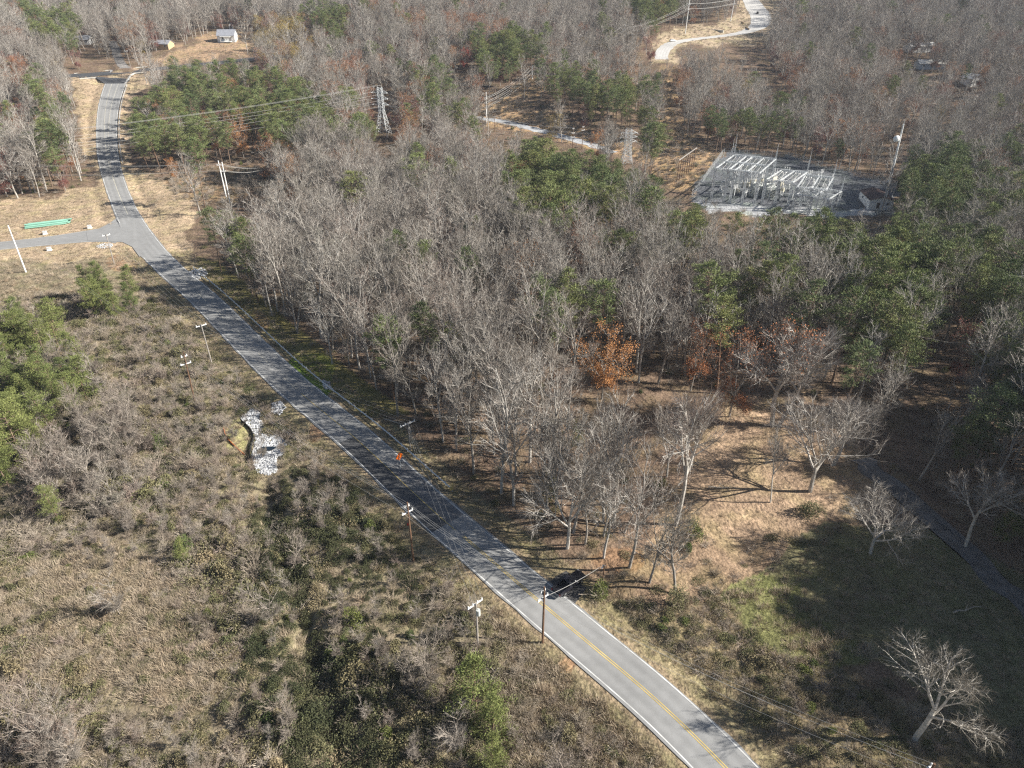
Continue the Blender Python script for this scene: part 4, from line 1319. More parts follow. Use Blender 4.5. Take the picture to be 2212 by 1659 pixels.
def mid_cover(x, y, z, qx, qy):           # sparse understorey below the wood and along the banks
    dm, _ = road_dist(MAIN, x, y)
    ex = inany(qx, qy, [Z_LEFT, Z_TAN, Z_YARD, Z_PARK, Z_MEAD, Z_GREEN, Z_BRR, Z_TOP, Z_HOUSE])
    for i in range(len(x)):
        if ex[i] or dm[i] < 6: continue
        p = .9 if dm[i] < 14 and qy[i] > 880 else .35
        if ug.uniform() > p: continue
        s = ug.uniform(.35, .9)
        v = ug.choice([0, 1, 2, 0, 2, 6, 9]) if dm[i] > 14 else ug.choice([0, 1, 3, 4, 6, 7])
        UND.append(dict(x=x[i], y=y[i], z=z[i] - .05, rz=ug.uniform(0, 6.28), v=int(v), sc=(s, s, s)))
throw(None, 3.6, mid_cover, (60, 420), (-230, 300))
def cut_cover(x, y, z, qx, qy):
    for i in range(len(x)):
        s = ug.uniform(.4, 1.0)
        UND.append(dict(x=x[i], y=y[i], z=z[i] - .05, rz=ug.uniform(0, 6.28), v=int(ug.choice([0, 1, 2, 1, 6])), sc=(s, s, s)))
throw([Z_CUT1, Z_CUT2], 2.6, cut_cover, (150, 600), (-260, 260))
def edge_cover(x, y, z, qx, qy):          # rim of the leafy clearing and the drive
    for i in range(len(x)):
        if ug.uniform() < .75: continue
        s = ug.uniform(.3, .8)
        UND.append(dict(x=x[i], y=y[i], z=z[i] - .05, rz=ug.uniform(0, 6.28), v=int(ug.choice([0, 1, 1, 4, 6])), sc=(s, s, s * .8)))
throw([[(1400, 1100), (1560, 1150), (1750, 1140), (1850, 1110), (1900, 1130), (1700, 1230), (1560, 1280), (1300, 1290), (1240, 1240), (1300, 1160)], [(1730, 1090), (1830, 1070), (1830, 1110), (1740, 1120)]],
      2.0, edge_cover, (50, 200), (0, 200))

def grass(x, y, z, qx, qy, green=.0, smin=.4, smax=.9, skip=.1):
    for i in range(len(x)):
        if ug.uniform() < skip: continue
        s = ug.uniform(smin, smax)
        v = int(ug.choice([3, 4])) if ug.uniform() < green else int(ug.integers(0, 3))
        GRS.append(dict(x=x[i], y=y[i], z=z[i] - .03, rz=ug.uniform(0, 6.28), v=v, sc=(s * 1.3, s * 1.3, s)))
throw([V_STRAW], 1.0, lambda *a: grass(*a, .06, .6, 1.25), (35, 140), (-140, 40))
throw([V_BROWN], .95, lambda *a: grass(*a, .05, .6, 1.2), (35, 140), (-40, 80))
throw([Z_LEFT], 2.0, lambda *a: grass(*a, .15, .6, 1.2, .3), (35, 330), (-240, 80))
throw([Z_BRR], 1.5, lambda *a: grass(*a, .25, .5, 1.0, .3), (35, 200), (0, 200))
throw([GREENSPOT], .7, lambda *a: grass(*a, .7, .4, .8), (60, 180), (-120, 20))
throw([Z_GREEN], .9, lambda *a: grass(*a, .6, .5, 1.1), (40, 200), (0, 200))
throw([Z_MEAD], 1.3, lambda *a: grass(*a, .35, .35, .7, .2), (40, 200), (0, 250))
throw([Z_PARK], 1.5, lambda *a: grass(*a, .1, .2, .4, .3), (60, 220), (0, 250))
throw([Z_TAN], 1.7, lambda *a: grass(*a, .08, .35, .8, .3), (150, 480), (-330, 0), minroad=1.5)
throw([Z_CUT2, Z_TOP, Z_HOUSE], 2.8, lambda *a: grass(*a, .03, .5, 1.0, .3), (200, 760), (-330, 330))
def verge(x, y, z, qx, qy):
    dm, _ = road_dist(MAIN, x, y)
    for i in np.nonzero((dm < 6.5) & (dm > .8) & (qy > 540))[0]:
        s = ug.uniform(.25, .6) * (.6 if dm[i] < 2 else 1)
        v = int(ug.choice([3, 4])) if ug.uniform() < (.5 if dm[i] < 4.5 else .25) else int(ug.integers(0, 3))
        GRS.append(dict(x=x[i], y=y[i], z=z[i] - .03, rz=ug.uniform(0, 6.28), v=v, sc=(s * 1.3, s * 1.3, s)))
throw(None, .8, verge, (35, 270), (-180, 80), minroad=.8)
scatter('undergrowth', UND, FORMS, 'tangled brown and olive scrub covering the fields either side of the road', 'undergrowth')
scatter('grass', GRS, GFORMS, 'dry straw-coloured and green grass on verges and clearings', 'grass')

# separate evergreen and olive bushes one can point at
def bush(bx, by, ty, wide, col, label, twigs=True):
    p = on(bx, by); h = height_to(p, ty)
    sd_ = int(bx * 7 + by)
    e = thing('bush', label, 'bush', tuple(p), random.uniform(0, 6.28), 'separate leafy bushes')
    mound(sd_, h, wide, n=int(900 + 350 * wide), size=.2, lumps=8).build('foliage', MT[col], e)
    if twigs: twig_shrub(sd_ + 1, h * .9, wide * .7, n=16, sub=3).build('stems', MT['scrub'], e)
for a in ((770, 1345, 1305, 1.6, 'shrubgreen', 'pale olive rounded bush out in the dark scrub below the riprap'),
          (1295, 1290, 1248, 1.7, 'shrubgreen', 'dark green upright bush beside the front of the black pickup'),
          (1460, 1310, 1262, 2.0, 'vine', 'grey-green spreading bush at the edge of the meadow'),
          (1500, 1160, 1125, 2.2, 'shrubgreen', 'dark green ivy mound at the foot of the white-barked tree'),
          (400, 1190, 1160, 1.3, 'shrubgreen', 'bright yellow-green small bush in the straw field'),
          (1190, 1080, 1000, 1.8, 'shrubgreen', 'deep green evergreen bush among bare trunks of the roadside wood'),
          (1250, 960, 905, 1.7, 'shrubgreen', 'light green shrub among bare trunks above the leafy clearing'),
          (1750, 1110, 1085, 2.2, 'vine', 'dark brush heap on the dry grass below the forked tree'),
          (1230, 1600, 1560, 1.3, 'vine', 'dark round bush on the brown roadside bank near the bottom edge'),
          (1480, 700, 640, 2.6, 'shrubgreen', 'yellow-green evergreen among grey crowns right of the orange tree'),
          (850, 740, 680, 2.0, 'shrubgreen', 'dark conical evergreen alone in the roadside wood'),
          (965, 300, 268, 3.6, 'shrubgreen', 'bright green leafy tree crown beside the power-line gap'),
          (500, 1185, 1150, 1.6, 'vine', 'olive rounded bush beside the shaded ditch'),
          (345, 970, 930, 1.8, 'shrubgreen', 'yellow-green brush clump beside the pale saplings')):
    bush(*a)

# fallen logs
for bx, by, dx, dy, lb in ((830, 905, 50, 14, 'pale fallen log lying in the roadside wood behind the guard rail'), (1530, 1052, 60, 2, 'dark fallen log on the leaf litter left of the clearing'),
                           (1060, 1472, 18, -30, 'thin pale fallen trunk leaning in the bank scrub'), (2060, 1323, 60, -12, 'long dead branch lying in the shaded meadow')):
    a, b = on(bx, by, .25), on(bx + dx, by + dy, .2)
    m = MB(); P = np.linspace(a, b, 6); P[1:-1] += ug.normal(0, .12, (4, 3))
    for i in range(5): m.seg(P[i], P[i + 1], .16 - .02 * i, .14 - .02 * i, 6)
    m.seg(P[2], P[2] + np.array((.5, .6, .7)), .06, .03, 5); m.seg(P[3], P[3] + np.array((-.6, .5, .6)), .05, .02, 5)
    tag(m.build('fallen_log', MT['log']), lb, 'log')

# ------------------------------------------------------------------ riprap and stones
ICO = None
def stones(name, poly, n, smin, smax, label, lift=.0):
    rg = np.random.default_rng(len(poly) * 31 + n)
    c = np.array([on(a, b) for a, b in poly])
    P = []
    while len(P) < n:
        q = c.min(0) + rg.uniform(0, 1, 3) * np.ptp(c, axis=0)
        a, b = proj(q[0], q[1], gz(q[0], q[1]))
        if inpoly(a, b, poly): P.append((q[0], q[1]))
    P = np.array(P); z = terrain(P[:, 0], P[:, 1])
    m = MB()
    for (x, y), zz in zip(P, z):
        s = rg.uniform(smin, smax)
        k0 = m.n
        m.ball((0, 0, 0), s, 6, 4, (rg.uniform(.7, 1.2), rg.uniform(.7, 1.2), rg.uniform(.45, .8)))
        V = m.v[-1]; V *= rg.uniform(.8, 1.2, V.shape); V += (x, y, zz + lift + s * .25 * rg.uniform(0, 1.4))
    return tag(m.build(name, MT['stone']), label, 'stones', kind='stuff')
stones('riprap', RIPRAP, 2600, .12, .32, 'heap of pale grey broken stone filling the drainage basin beside the road')
stones('riprap', [(408, 588), (438, 578), (450, 592), (430, 604), (412, 598)], 260, .15, .38, 'pale stone apron on the verge behind the guard rail near the junction')
stones('riprap', [(696, 822), (712, 826), (718, 842), (702, 840)], 120, .15, .35, 'small pale stone heap on the green bank behind the guard rail')
stones('riprap', [(588, 872), (606, 866), (618, 880), (604, 898), (586, 892)], 200, .12, .3, 'pale stone slope between the road and the drainage basin')
stones('riprap', [(206, 533), (222, 526), (243, 527), (242, 535), (222, 537)], 160, .12, .3, 'pale stone patch at the side road corner beside the wooden pole')
p = on(580, 972)
m = MB(); a = np.linspace(0, 2 * math.pi, 15)[:-1]
V = np.stack([p[0] + 1.5 * np.cos(a) * (1 + .2 * np.sin(3 * a)), p[1] + .8 * np.sin(a) * (1 + .2 * np.cos(2 * a)), np.full(14, p[2] + .42)], 1)
m.add(V, np.array([list(range(14))]))
tag(m.build('puddle', MT['puddle']), 'dark puddle of water in the middle of the pale stones', 'puddle', kind='structure')

def low_fence(name, pix, h, m_, label, step=1.6):
    P = spline([on(a, b) for a, b in pix], step)
    P[:, 2] = terrain(P[:, 0], P[:, 1])
    e = thing(name, label, 'fence', tuple(P[0]))
    mb, pb = MB(), MB()
    d, n = frame_of(P); t = .03
    q = P - P[0]
    for sgn in (1,):
        V = np.stack([q + np.column_stack([n * t, np.full(len(q), -.1)]), q + np.column_stack([n * t, np.full(len(q), h)]),
                      q + np.column_stack([-n * t, np.full(len(q), h)]), q + np.column_stack([-n * t, np.full(len(q), -.1)])], 1)
        k = len(q); i = (np.arange(k - 1)[:, None] * 4 + np.arange(3)[None, :]).ravel()
        mb.add(V.reshape(-1, 3), np.stack([i, i + 4, i + 5, i + 1], 1))
    mb.build('fabric', m_, e)
    for k in range(0, len(q), 2):
        MB().seg(q[k] + np.array((n[k, 0] * .08, n[k, 1] * .08, -.2)), q[k] + np.array((n[k, 0] * .08, n[k, 1] * .08, h + .15)), .03, .03, 4).build('post', MT['wood'], e)
    return e
low_fence('low_strip', [(521, 912), (541, 930), (549, 950), (540, 980), (545, 1000)], .8, MT['rubber'], 'low black strip curving round the field side of the stones')  # low upright black strip with posts along the rim of the stones
low_fence('low_strip', [(590, 929), (606, 938), (619, 956)], .5, MT['rubber'], 'low black strip on the road side of the pale stones')
low_fence('low_strip', [(484, 928), (490, 948), (512, 970), (528, 984)], .5, MT['silt'], 'orange silt fence at the edge of the green patch')

# ------------------------------------------------------------------ guard rails
def guard_rail(rows, off, label, end=None):
    a, b = sorted((idx(rows[0]), idx(rows[1])))
    P = MAIN[a:b + 1]
    d, n = frame_of(P)
    o = -(P[:, 3] / 2 + off)
    C = np.column_stack([P[:, :2] + n * o[:, None], P[:, 2] - .05])
    e = thing('guard_rail', label, 'guard rail', tuple(C[0]))
    q = C - C[0]
    prof = [(0, .52), (-.07, .58), (0, .66), (0, .70), (-.07, .78), (0, .84), (.03, .84), (-.03, .78), (.03, .70), (.03, .66), (-.03, .58), (.03, .52)]
    k, L = len(q), len(prof)
    V = np.array([[q[i] + np.array((n[i, 0] * -u, n[i, 1] * -u, v)) for u, v in prof] for i in range(k)]).reshape(-1, 3)
    f = np.array([(i * L + j, (i + 1) * L + j, (i + 1) * L + (j + 1) % L, i * L + (j + 1) % L) for i in range(k - 1) for j in range(L)])
    MB().add(V, f).build('rail', MT['galv'], e)
    s = 0; last = -9
    cum = np.concatenate([[0], np.cumsum(np.linalg.norm(np.diff(q[:, :2], axis=0), axis=1))])
    for i in range(k):
        if cum[i] - last >= 1.9:
            last = cum[i]
            c = q[i] + np.array((n[i, 0] * -.14, n[i, 1] * -.14, 0))
            MB().box((c[0], c[1], .28), (.15, .15, 1.25), math.atan2(d[i, 1], d[i, 0])).build('post', MT['steelpost'] if off > 1 else MT['wood'], e).location = (0, 0, c[2])
    if end is not None:
        c = q[0] if end == 0 else q[-1]
        MB().box((0, 0, .68), (.55, .42, .5), .6).build('end_terminal', MT['line_y'], e).location = tuple(c)
    return e
guard_rail((590, 1091), 2.0, 'long galvanised guard rail between the road and the bare wood', 0)
guard_rail((186, 356), 1.2, 'dark shaded guard rail on the pine side of the upper road')

# ------------------------------------------------------------------ poles, towers and wires
def road_dir(x, y):
    i = int(np.argmin(np.hypot(MAIN[:, 0] - x, MAIN[:, 1] - y)))
    d, _ = frame_of(MAIN)
    return math.atan2(d[i, 1], d[i, 0])

WIRE_AT = {}
def pole(key, bx, by, ty, label, arms=(), m='wood', r=.17, rz=None, can=False, name='utility_pole', cat='utility pole', ins='porcelain', arm_m='paint_w', top_x=None, group=None, guy=None):
    """arms: (fraction of the height or metres below the top, length, insulators)"""
    p = on(bx, by); h = height_to(p, ty)
    rz = road_dir(p[0], p[1]) + math.pi / 2 if rz is None else rz
    e = thing(name, label, cat, tuple(p), rz, group)
    tilt = 0.0
    top = np.array((0, 0, h))
    if top_x is not None:                       # a pole that leans a little
        ex, _ = proj(p[0], p[1], p[2] + h)
        f = p[1] * CP - (p[2] + h - HC) * SP
        w = (top_x - float(ex)) * f / F
        w = max(-.045 * h, min(.045 * h, w))
        top = np.array((w * math.cos(-rz), w * math.sin(-rz), h))
    sh = MB()
    sh.seg((0, 0, -.6), tuple(top * .5), r, r * .85, 8); sh.seg(tuple(top * .5), tuple(top), r * .85, r * .65, 8)
    sh.build('shaft', MT[m], e)
    pts = []
    for dn, ln, ni in arms:
        c = top * (1 - dn / h)
        MB().box((c[0], c[1] - r - .06, c[2]), (ln, .15, .17)).build('crossarm', MT[arm_m], e)
        for k in range(ni):
            u = -ln / 2 + .12 + (ln - .24) * k / max(1, ni - 1) if ni > 1 else 0
            b = MB(); b.seg((c[0] + u, c[1] - r - .06, c[2] + .08), (c[0] + u, c[1] - r - .06, c[2] + .42), .07, .05, 6)
            for s_ in (.16, .26, .36): b.seg((c[0] + u, c[1] - r - .06, c[2] + s_), (c[0] + u, c[1] - r - .06, c[2] + s_ + .05), .12, .09, 6)
            b.build('insulator', MT[ins], e)
            ca, sa = math.cos(rz), math.sin(rz)
            lx, ly = c[0] + u, c[1] - r - .06
            pts.append(np.array((p[0] + lx * ca - ly * sa, p[1] + lx * sa + ly * ca, p[2] + c[2] + .44)))
    if can:
        c = top * (1 - can / h)
        b = MB(); b.seg((c[0] + .1, c[1] + r + .35, c[2] - .55), (c[0] + .1, c[1] + r + .35, c[2] + .5), .3, .3, 10); b.seg((c[0] + .1, c[1] + r + .35, c[2] + .5), (c[0] + .1, c[1] + r + .35, c[2] + .75), .06, .05, 6)
        b.build('transformer_can', MT['transformer'], e)
    pts.append(np.array((p[0], p[1], p[2] + h)))
    WIRE_AT[key] = pts
    return e, p, h

def wire(a, b, sag, label, group, r=.022, m=None, name='overhead_wire'):
    a, b = np.array(a, float), np.array(b, float)
    t = np.linspace(0, 1, 25)[:, None]
    P = a + (b - a) * t; P[:, 2] -= (4 * sag * t * (1 - t))[:, 0]
    mb = MB(); q = P - P[0]
    mb.segs(q[:-1], q[1:], r, r, 4)
    o = mb.build(name, MT[m or ('thinwire' if r < .03 else 'wire')]); o.location = tuple(P[0])
    return tag(o, label, 'wire', group)

pole('A', 1172, 1388, 1268, 'dark brown wooden utility pole with two white crossarms beside the black pickup', ((1.0, .9, 2), (2.4, 2.0, 2)), r=.18)
pole('B', 1032, 1392, 1302, 'grey wooden pole with triple insulators and transformer in the bank scrub', ((.5, 2.6, 4),), m='greywood', can=1.4, r=.17)
eC, pC, hC = pole('C', 893, 1213, 1085, 'brown wooden pole with a red plate in the shaded scrub', ((1.0, .9, 2), (2.2, 2.0, 2)), r=.18)
MB().box((0, -.22, hC - 4.6), (.5, .05, .5)).build('red_plate', MT['redplate'], eC)
pole('D', 887, 972, 913, 'grey pole with long white crossarm and guy wires in the dark wood edge', ((.4, 3.4, 4),), m='greywood', r=.16)
pole('E', 458, 786, 700, 'thin grey pole with white crossarm leaning beside the guard-railed road', ((.5, 2.4, 3),), m='greywood', top_x=434, r=.15)
pole('F', 421, 868, 760, 'brown wooden pole with two white crossarms in the brush of the field', ((1.2, 1.3, 2), (3.0, 2.2, 2)), top_x=397)
pole('G', 56, 588, 487, 'plain white steel pole leaning by the side road', (), m='paint_w', r=.24, top_x=17)
pole('H', 247, 571, 506, 'grey wooden pole with small crossarm on the red clay corner', ((.4, 2.2, 3),), m='greywood', top_x=229)
pole('I1', 490, 431, 347, 'taller of the twin white poles in the cleared strip', ((1.6, 1.6, 2),), m='paint_w', r=.26, rz=.2, top_x=471, group='twin white poles in the cleared strip')
pole('I2', 497, 438, 350, 'nearer of the twin white poles in the cleared strip', ((3.4, 1.6, 2),), m='paint_w', r=.26, rz=.2, top_x=479, group='twin white poles in the cleared strip')
pole('J', 588, 392, 360, 'small white pole behind the bare wood in the cleared strip', ((.5, 2.0, 3),), m='paint_w', r=.2, rz=1.2)
pole('K', 1051, 265, 199, 'tall white pole with stacked insulator arms beside the gravel track', ((3.2, 1.6, 2), (5.2, 1.6, 2), (7.2, 1.6, 2)), m='paint_w', r=.3, rz=.1)
pole('K2', 1009, 282, 224, 'dark wooden pole at the near edge of the gravel track', ((8, 1.2, 2), (10, 1.2, 2)), r=.22, rz=.4)
pole('L', 1068, 285, 249, 'short pole with white fittings beside the tall white pole', ((.8, .9, 2), (3, 1.6, 2)), r=.18, rz=.2)
pole('M', 1236, 330, 273, 'brown pole with three white cutouts left of its twin by the track', ((1, .8, 2), (2.8, 1.6, 2), (4.6, 1.6, 2)), r=.2, rz=.3)
pole('N', 1257, 322, 267, 'slim brown pole with white bracket right of its twin by the track', ((1.4, .8, 2), (2.8, 1.4, 2)), r=.18, rz=.3)
pole('O', 1346, 118, 52, 'tall white power pole standing in the far forest by the maroon tree', ((3, 2.2, 2), (5, 2.2, 2)), m='paint_w', r=.3, rz=.1)
pole('O2', 1150, 172, 141, 'far pale power pole half hidden in the grey woods', ((1, 2.2, 2), (3, 2.2, 2), (5, 2.2, 2)), m='paint_w', r=.28, rz=.1)
pole('P', 1480, 73, -2, 'tall white pole on the hilltop bank left of its neighbour', ((3, 2.4, 2), (6, 2.4, 2)), m='paint_w', r=.32, rz=.1, top_x=1490)
pole('P2', 1578, 46, -12, 'tall white pole beside the hilltop road retaining wall', ((3, 2.4, 2), (6, 2.4, 2)), m='paint_w', r=.32, rz=.1, top_x=1590)
pole('S', 1300, 1278, 1222, 'dark pole stub at the wood edge behind the black pickup', ((.4, .8, 1),), r=.14)
pole('T', 283, 148, 108, 'thin pale pole beside the house driveway', ((.6, 1.8, 2),), m='greywood', r=.16, rz=.2)
pole('Z', 1900, 1860, 1650, 'brown utility pole past the bottom of the road', ((1.0, .9, 2), (2.4, 2.0, 2)), r=.18)

def span(ka, kb, n, sag, label, r=.022):
    A_, B_ = WIRE_AT[ka], WIRE_AT[kb]
    for i in range(n):
        wire(A_[min(i, len(A_) - 1)], B_[min(i, len(B_) - 1)], sag, label, label, r)
span('Z', 'A', 4, 1.6, 'overhead wire running from the pickup pole down past the bottom of the photo', .013)
span('A', 'C', 4, 1.2, 'overhead wire between the pickup pole and the red-plate pole', .013)
span('C', 'F', 4, 1.8, 'overhead wire between the red-plate pole and the field pole', .013)
span('F', 'G', 2, 1.6, 'overhead wire from the field pole to the leaning white pole', .013)
span('B', 'D', 3, 1.2, 'overhead wire crossing above the dark asphalt patch', .013)
span('D', 'E', 3, 1.6, 'overhead wire along the guard-railed side of the road', .013)
span('E', 'H', 3, 1.4, 'overhead wire between the thin grey pole and the clay corner', .013)
wire(WIRE_AT['A'][3], WIRE_AT['S'][0], .5, 'pale service wire crossing above the black pickup', 'service wire by the pickup', .022, 'wire')
for dx_, dy_ in ((38, 120), (52, 118), (66, 112)):
    wire(WIRE_AT['D'][-1], on(887 + dx_ * .75, 972 + dy_ * .75), .05, 'guy wire slanting down from the pole in the dark wood edge', 'guy wires of the dark wood edge pole', .022)
span('I1', 'J', 2, 1.0, 'overhead wire between the twin white poles and the small white pole', .035)
span('I2', 'J', 2, 1.4, 'lower overhead wire from the nearer twin pole to the small white pole', .035)
span('J', 'K2', 2, 3.0, 'overhead wire from the small white pole over the bare wood', .035)
span('K2', 'K', 2, .6, 'short overhead wire between dark pole and tall white pole', .035)
span('K', 'O2', 6, 1.5, 'overhead wire climbing the orange-grassed power-line gap', .04)
span('O2', 'O', 6, 2.2, 'overhead wire over the far grey forest', .04)
span('O', 'P', 4, 2.0, 'overhead wire rising to the hilltop bank', .04)
span('P', 'P2', 4, 1.0, 'overhead wire between the two hilltop poles', .04)
span('L', 'M', 3, 1.2, 'overhead wire along the gravel track', .035)
e_l = on(-150, 440)
for i in range(2):
    wire(WIRE_AT['I1'][i], e_l + np.array((0, 0, 17 - i)), 1.5, 'overhead wire from the twin white poles across the upper road', 'wires over the upper road', .035)
    wire(WIRE_AT['I2'][i], e_l + np.array((3, -4, 14 - i)), 1.5, 'overhead wire from the twin white poles across the upper road', 'wires over the upper road', .035)

def lattice_face(mb, A0, B0, A1, B1, n, r):
    """zigzag bracing between two legs"""
    for k in range(n):
        a, b = np.array(A0) + (np.array(A1) - A0) * k / n, np.array(B0) + (np.array(B1) - B0) * k / n
        c, d = np.array(A0) + (np.array(A1) - A0) * (k + 1) / n, np.array(B0) + (np.array(B1) - B0) * (k + 1) / n
        mb.seg(a, d, r); mb.seg(b, c, r); mb.seg(c, d, r)

def pylon(key, bx, by, ty, rz, label, bw=3.0, tw=.95, waist=.52, arm=(2.7, 2.7, 2.7), dead_end=False):
    p = on(bx, by); h = height_to(p, ty)
    e = thing('lattice_tower', label, 'power tower', tuple(p), rz, 'lattice power towers')
    lv = [(0, bw), (h * waist, tw * 1.15), (h, tw)]
    cs = [(1, 1), (-1, 1), (-1, -1), (1, -1)]
    for sx, sy in cs:
        m = MB()
        for (z0, w0), (z1, w1) in zip(lv[:-1], lv[1:]):
            m.seg((sx * w0, sy * w0, z0 - (.5 if z0 == 0 else 0)), (sx * w1, sy * w1, z1), .13, .11)
        m.build('leg', MT['galv'], e)
    m = MB()
    for (z0, w0), (z1, w1), n in zip(lv[:-1], lv[1:], (4, 6)):
        for i in range(4):
            (ax, ay), (cx_, cy_) = cs[i], cs[(i + 1) % 4]
            lattice_face(m, (ax * w0, ay * w0, z0), (cx_ * w0, cy_ * w0, z0), (ax * w1, ay * w1, z1), (cx_ * w1, cy_ * w1, z1), n, .07)
    m.build('bracing', MT['galv'], e)
    pts = []
    for k, ln in enumerate(arm):
        z = h * (.90 - .125 * k)
        for sg in (1, -1):
            m = MB(); tip = np.array((sg * (tw + ln), 0, z + .1))
            for sy in (1, -1):
                m.seg((sg * tw, sy * tw, z), tip, .08); m.seg((sg * tw, sy * tw, z + 1.3), tip, .06)
            m.build('crossarm', MT['galv'], e)
            b = MB(); q = tip + (np.array((0, -1.5, -.2)) if dead_end else np.array((sg * .3, -1.3, .1)))
            b.seg(tip, q, .13, .13, 6)
            b.build('insulator', MT['paint_w'], e)
            ca, sa = math.cos(rz), math.sin(rz)
            pts.append(np.array((p[0] + q[0] * ca - q[1] * sa, p[1] + q[0] * sa + q[1] * ca, p[2] + q[2])))
    for sg in (1, -1):
        m = MB(); m.seg((sg * tw, 0, h), (sg * tw, 0, h + 1.2), .08, .04); m.build('earth_peak', MT['galv'], e)
        ca, sa = math.cos(rz), math.sin(rz)
        pts.append(np.array((p[0] + sg * tw * ca, p[1] + sg * tw * sa, p[2] + h + 1.2)))
    WIRE_AT[key] = pts
    return e
pylon('L1', 829, 291, 190, -.25, 'tall four-legged lattice tower in front of the pine wood')
pylon('L2', 1353, 352, 280, .15, 'squat lattice tower beside the substation clearing', bw=2.2, tw=1.15, waist=.4, arm=(2.4, 2.8, 2.4), dead_end=True)
pylon('L0', -420, 470, 340, -.25, 'lattice tower beyond the side road')
for i in range(8):
    wire(WIRE_AT['L1'][i], WIRE_AT['L0'][i], 3.5, 'white transmission wire strung from the tall lattice tower across the upper road', 'transmission wires of the tall lattice tower', .038)
for i in range(6):
    wire(WIRE_AT['L1'][i], WIRE_AT['L2'][i], 5.0, 'transmission wire between the two lattice towers', 'transmission wires between the lattice towers', .03)

# ------------------------------------------------------------------ substation
def top_frame(pix, h):
    return [at(a, b, h, terrain) - np.array((0, 0, h)) for a, b in pix]

def truss(mb, a, b, w=.35, n=8, r=.05):
    """square lattice beam from a to b"""
    a, b = np.array(a, float), np.array(b, float)
    d = unit(b - a); s = unit(np.cross(d, (0, 0, 1) if abs(d[2]) < .9 else (1, 0, 0))); u = np.cross(s, d)
    cs = [s * w + u * w, -s * w + u * w, -s * w - u * w, s * w - u * w]
    for c in cs: mb.seg(a + c, b + c, r)
    for i in range(4):
        c, e = cs[i], cs[(i + 1) % 4]
        for k in range(n):
            p0, p1 = a + (b - a) * k / n, a + (b - a) * (k + 1) / n
            mb.seg(p0 + (c if k % 2 else e), p1 + (e if k % 2 else c), r * .7)

def gantry(label, pix, h, us, vs, masts=(), strings=True):
    A_, B_, C_, D_ = top_frame(pix, h)
    o = (A_ + B_ + C_ + D_) / 4; z = min(gz(q[0], q[1]) for q in (A_, B_, C_, D_)); o[2] = z
    e = thing('steel_gantry', label, 'gantry', tuple(o))
    def P(u, v, zz):
        q = A_ + (B_ - A_) * u + (D_ - A_) * v
        return np.array((q[0] - o[0], q[1] - o[1], zz))
    for u in us:
        for v in vs:
            m = MB(); truss(m, P(u, v, -.4), P(u, v, h), .32, 7, .12); m.build('column', MT['galv'], e)
        for v0, v1 in zip(vs[:-1], vs[1:]):
            m = MB(); truss(m, P(u, v0, h), P(u, v1, h), .14, 6, .045); m.build('beam', MT['galv'], e)
    for v in vs:
        for u0, u1 in zip(us[:-1], us[1:]):
            m = MB(); truss(m, P(u0, v, h), P(u1, v, h), .26, 6, .09); m.build('beam', MT['galv'], e)
    if strings:
        for k in range(len(us) * 2):
            u = .06 + .88 * k / (len(us) * 2 - 1)
            for v0, v1 in zip(vs[:-1], vs[1:]):
                a, b = P(u, v0, h - .3), P(u, v1, h - .3)
                t = np.linspace(0, 1, 9)[:, None]; Q = a + (b - a) * t; Q[:, 2] -= (3.6 * t * (1 - t))[:, 0]
                m = MB(); m.segs(Q[:-1], Q[1:], .05, .05, 4); m.build('bus_conductor', MT['wire'], e)
                for qa, qb in ((Q[0], Q[1]), (Q[-1], Q[-2])):
                    m = MB(); m.segs([qa], [qa + (qb - qa) * .8], [.14], [.14], 6); m.build('insulator', MT['porcelain'], e)
    for u, v, mh in masts:
        m = MB(); truss(m, P(u, v, h), P(u, v, h + mh * .5), .18, 6, .04); m.seg(P(u, v, h + mh * .5), P(u, v, h + mh), .09, .03, 5); m.build('lightning_mast', MT['galv'], e)
    return P, o
PA, OA = gantry('large galvanised steel gantry with four tall bays in the substation yard', [(1546, 364), (1641, 374), (1682, 336), (1587, 327)], 12.4, (0, .3, .44, .72, 1), (0, .5, 1), ((0, .85, 7), (0, 1, 8), (0, .35, 6), (1, 1, 6)))
PB, OB = gantry('middle steel gantry with curved bus conductors in the substation yard', [(1655, 388), (1712, 394), (1738, 366), (1690, 360)], 9.0, (0, .5, 1), (0, 1), ((1, 1, 9),))
PC, OC = gantry('right-hand steel gantry with a lightning spike above the blue-grey yard', [(1722, 405), (1785, 410), (1800, 376), (1742, 370)], 9.0, (0, .5, 1), (0, 1), ((1, 1, 7),))
PD, OD = gantry('low steel gantry at the front corner of the substation yard', [(1720, 421), (1790, 430), (1812, 408), (1750, 400)], 6.5, (0, .5, 1), (0, .5, 1), ((1, 1, 6),), strings=False)

def post_insulator(px_, py_, h, i):
    p = on(px_, py_)
    e = thing('bus_support', 'grey steel bus support post with stacked insulator under the steel gantries', 'bus support', tuple(p), .3 * i, 'bus support posts under the gantries')
    m = MB(); m.box((0, 0, h * .3 - .15), (.28, .28, h * .6 + .3)); m.box((0, 0, h * .61), (2.2, .2, .15)); m.build('stand', MT['galv'], e)
    for dx_ in (-.9, 0, .9):
        b = MB()
        for k in range(5): b.seg((dx_, 0, h * .62 + k * .26), (dx_, 0, h * .62 + k * .26 + .2), .19, .13, 8)
        b.build('insulator', MT['porcelain'], e)
k = 0
for r_ in range(5):
    for c_ in range(9):
        qx, qy = 1560 + c_ * 25 + r_ * 9, 424 - r_ * 11 + c_ * 1.6
        k += 1
        post_insulator(qx, qy, 3.4 + 1.2 * ((k * 7) % 3), k)

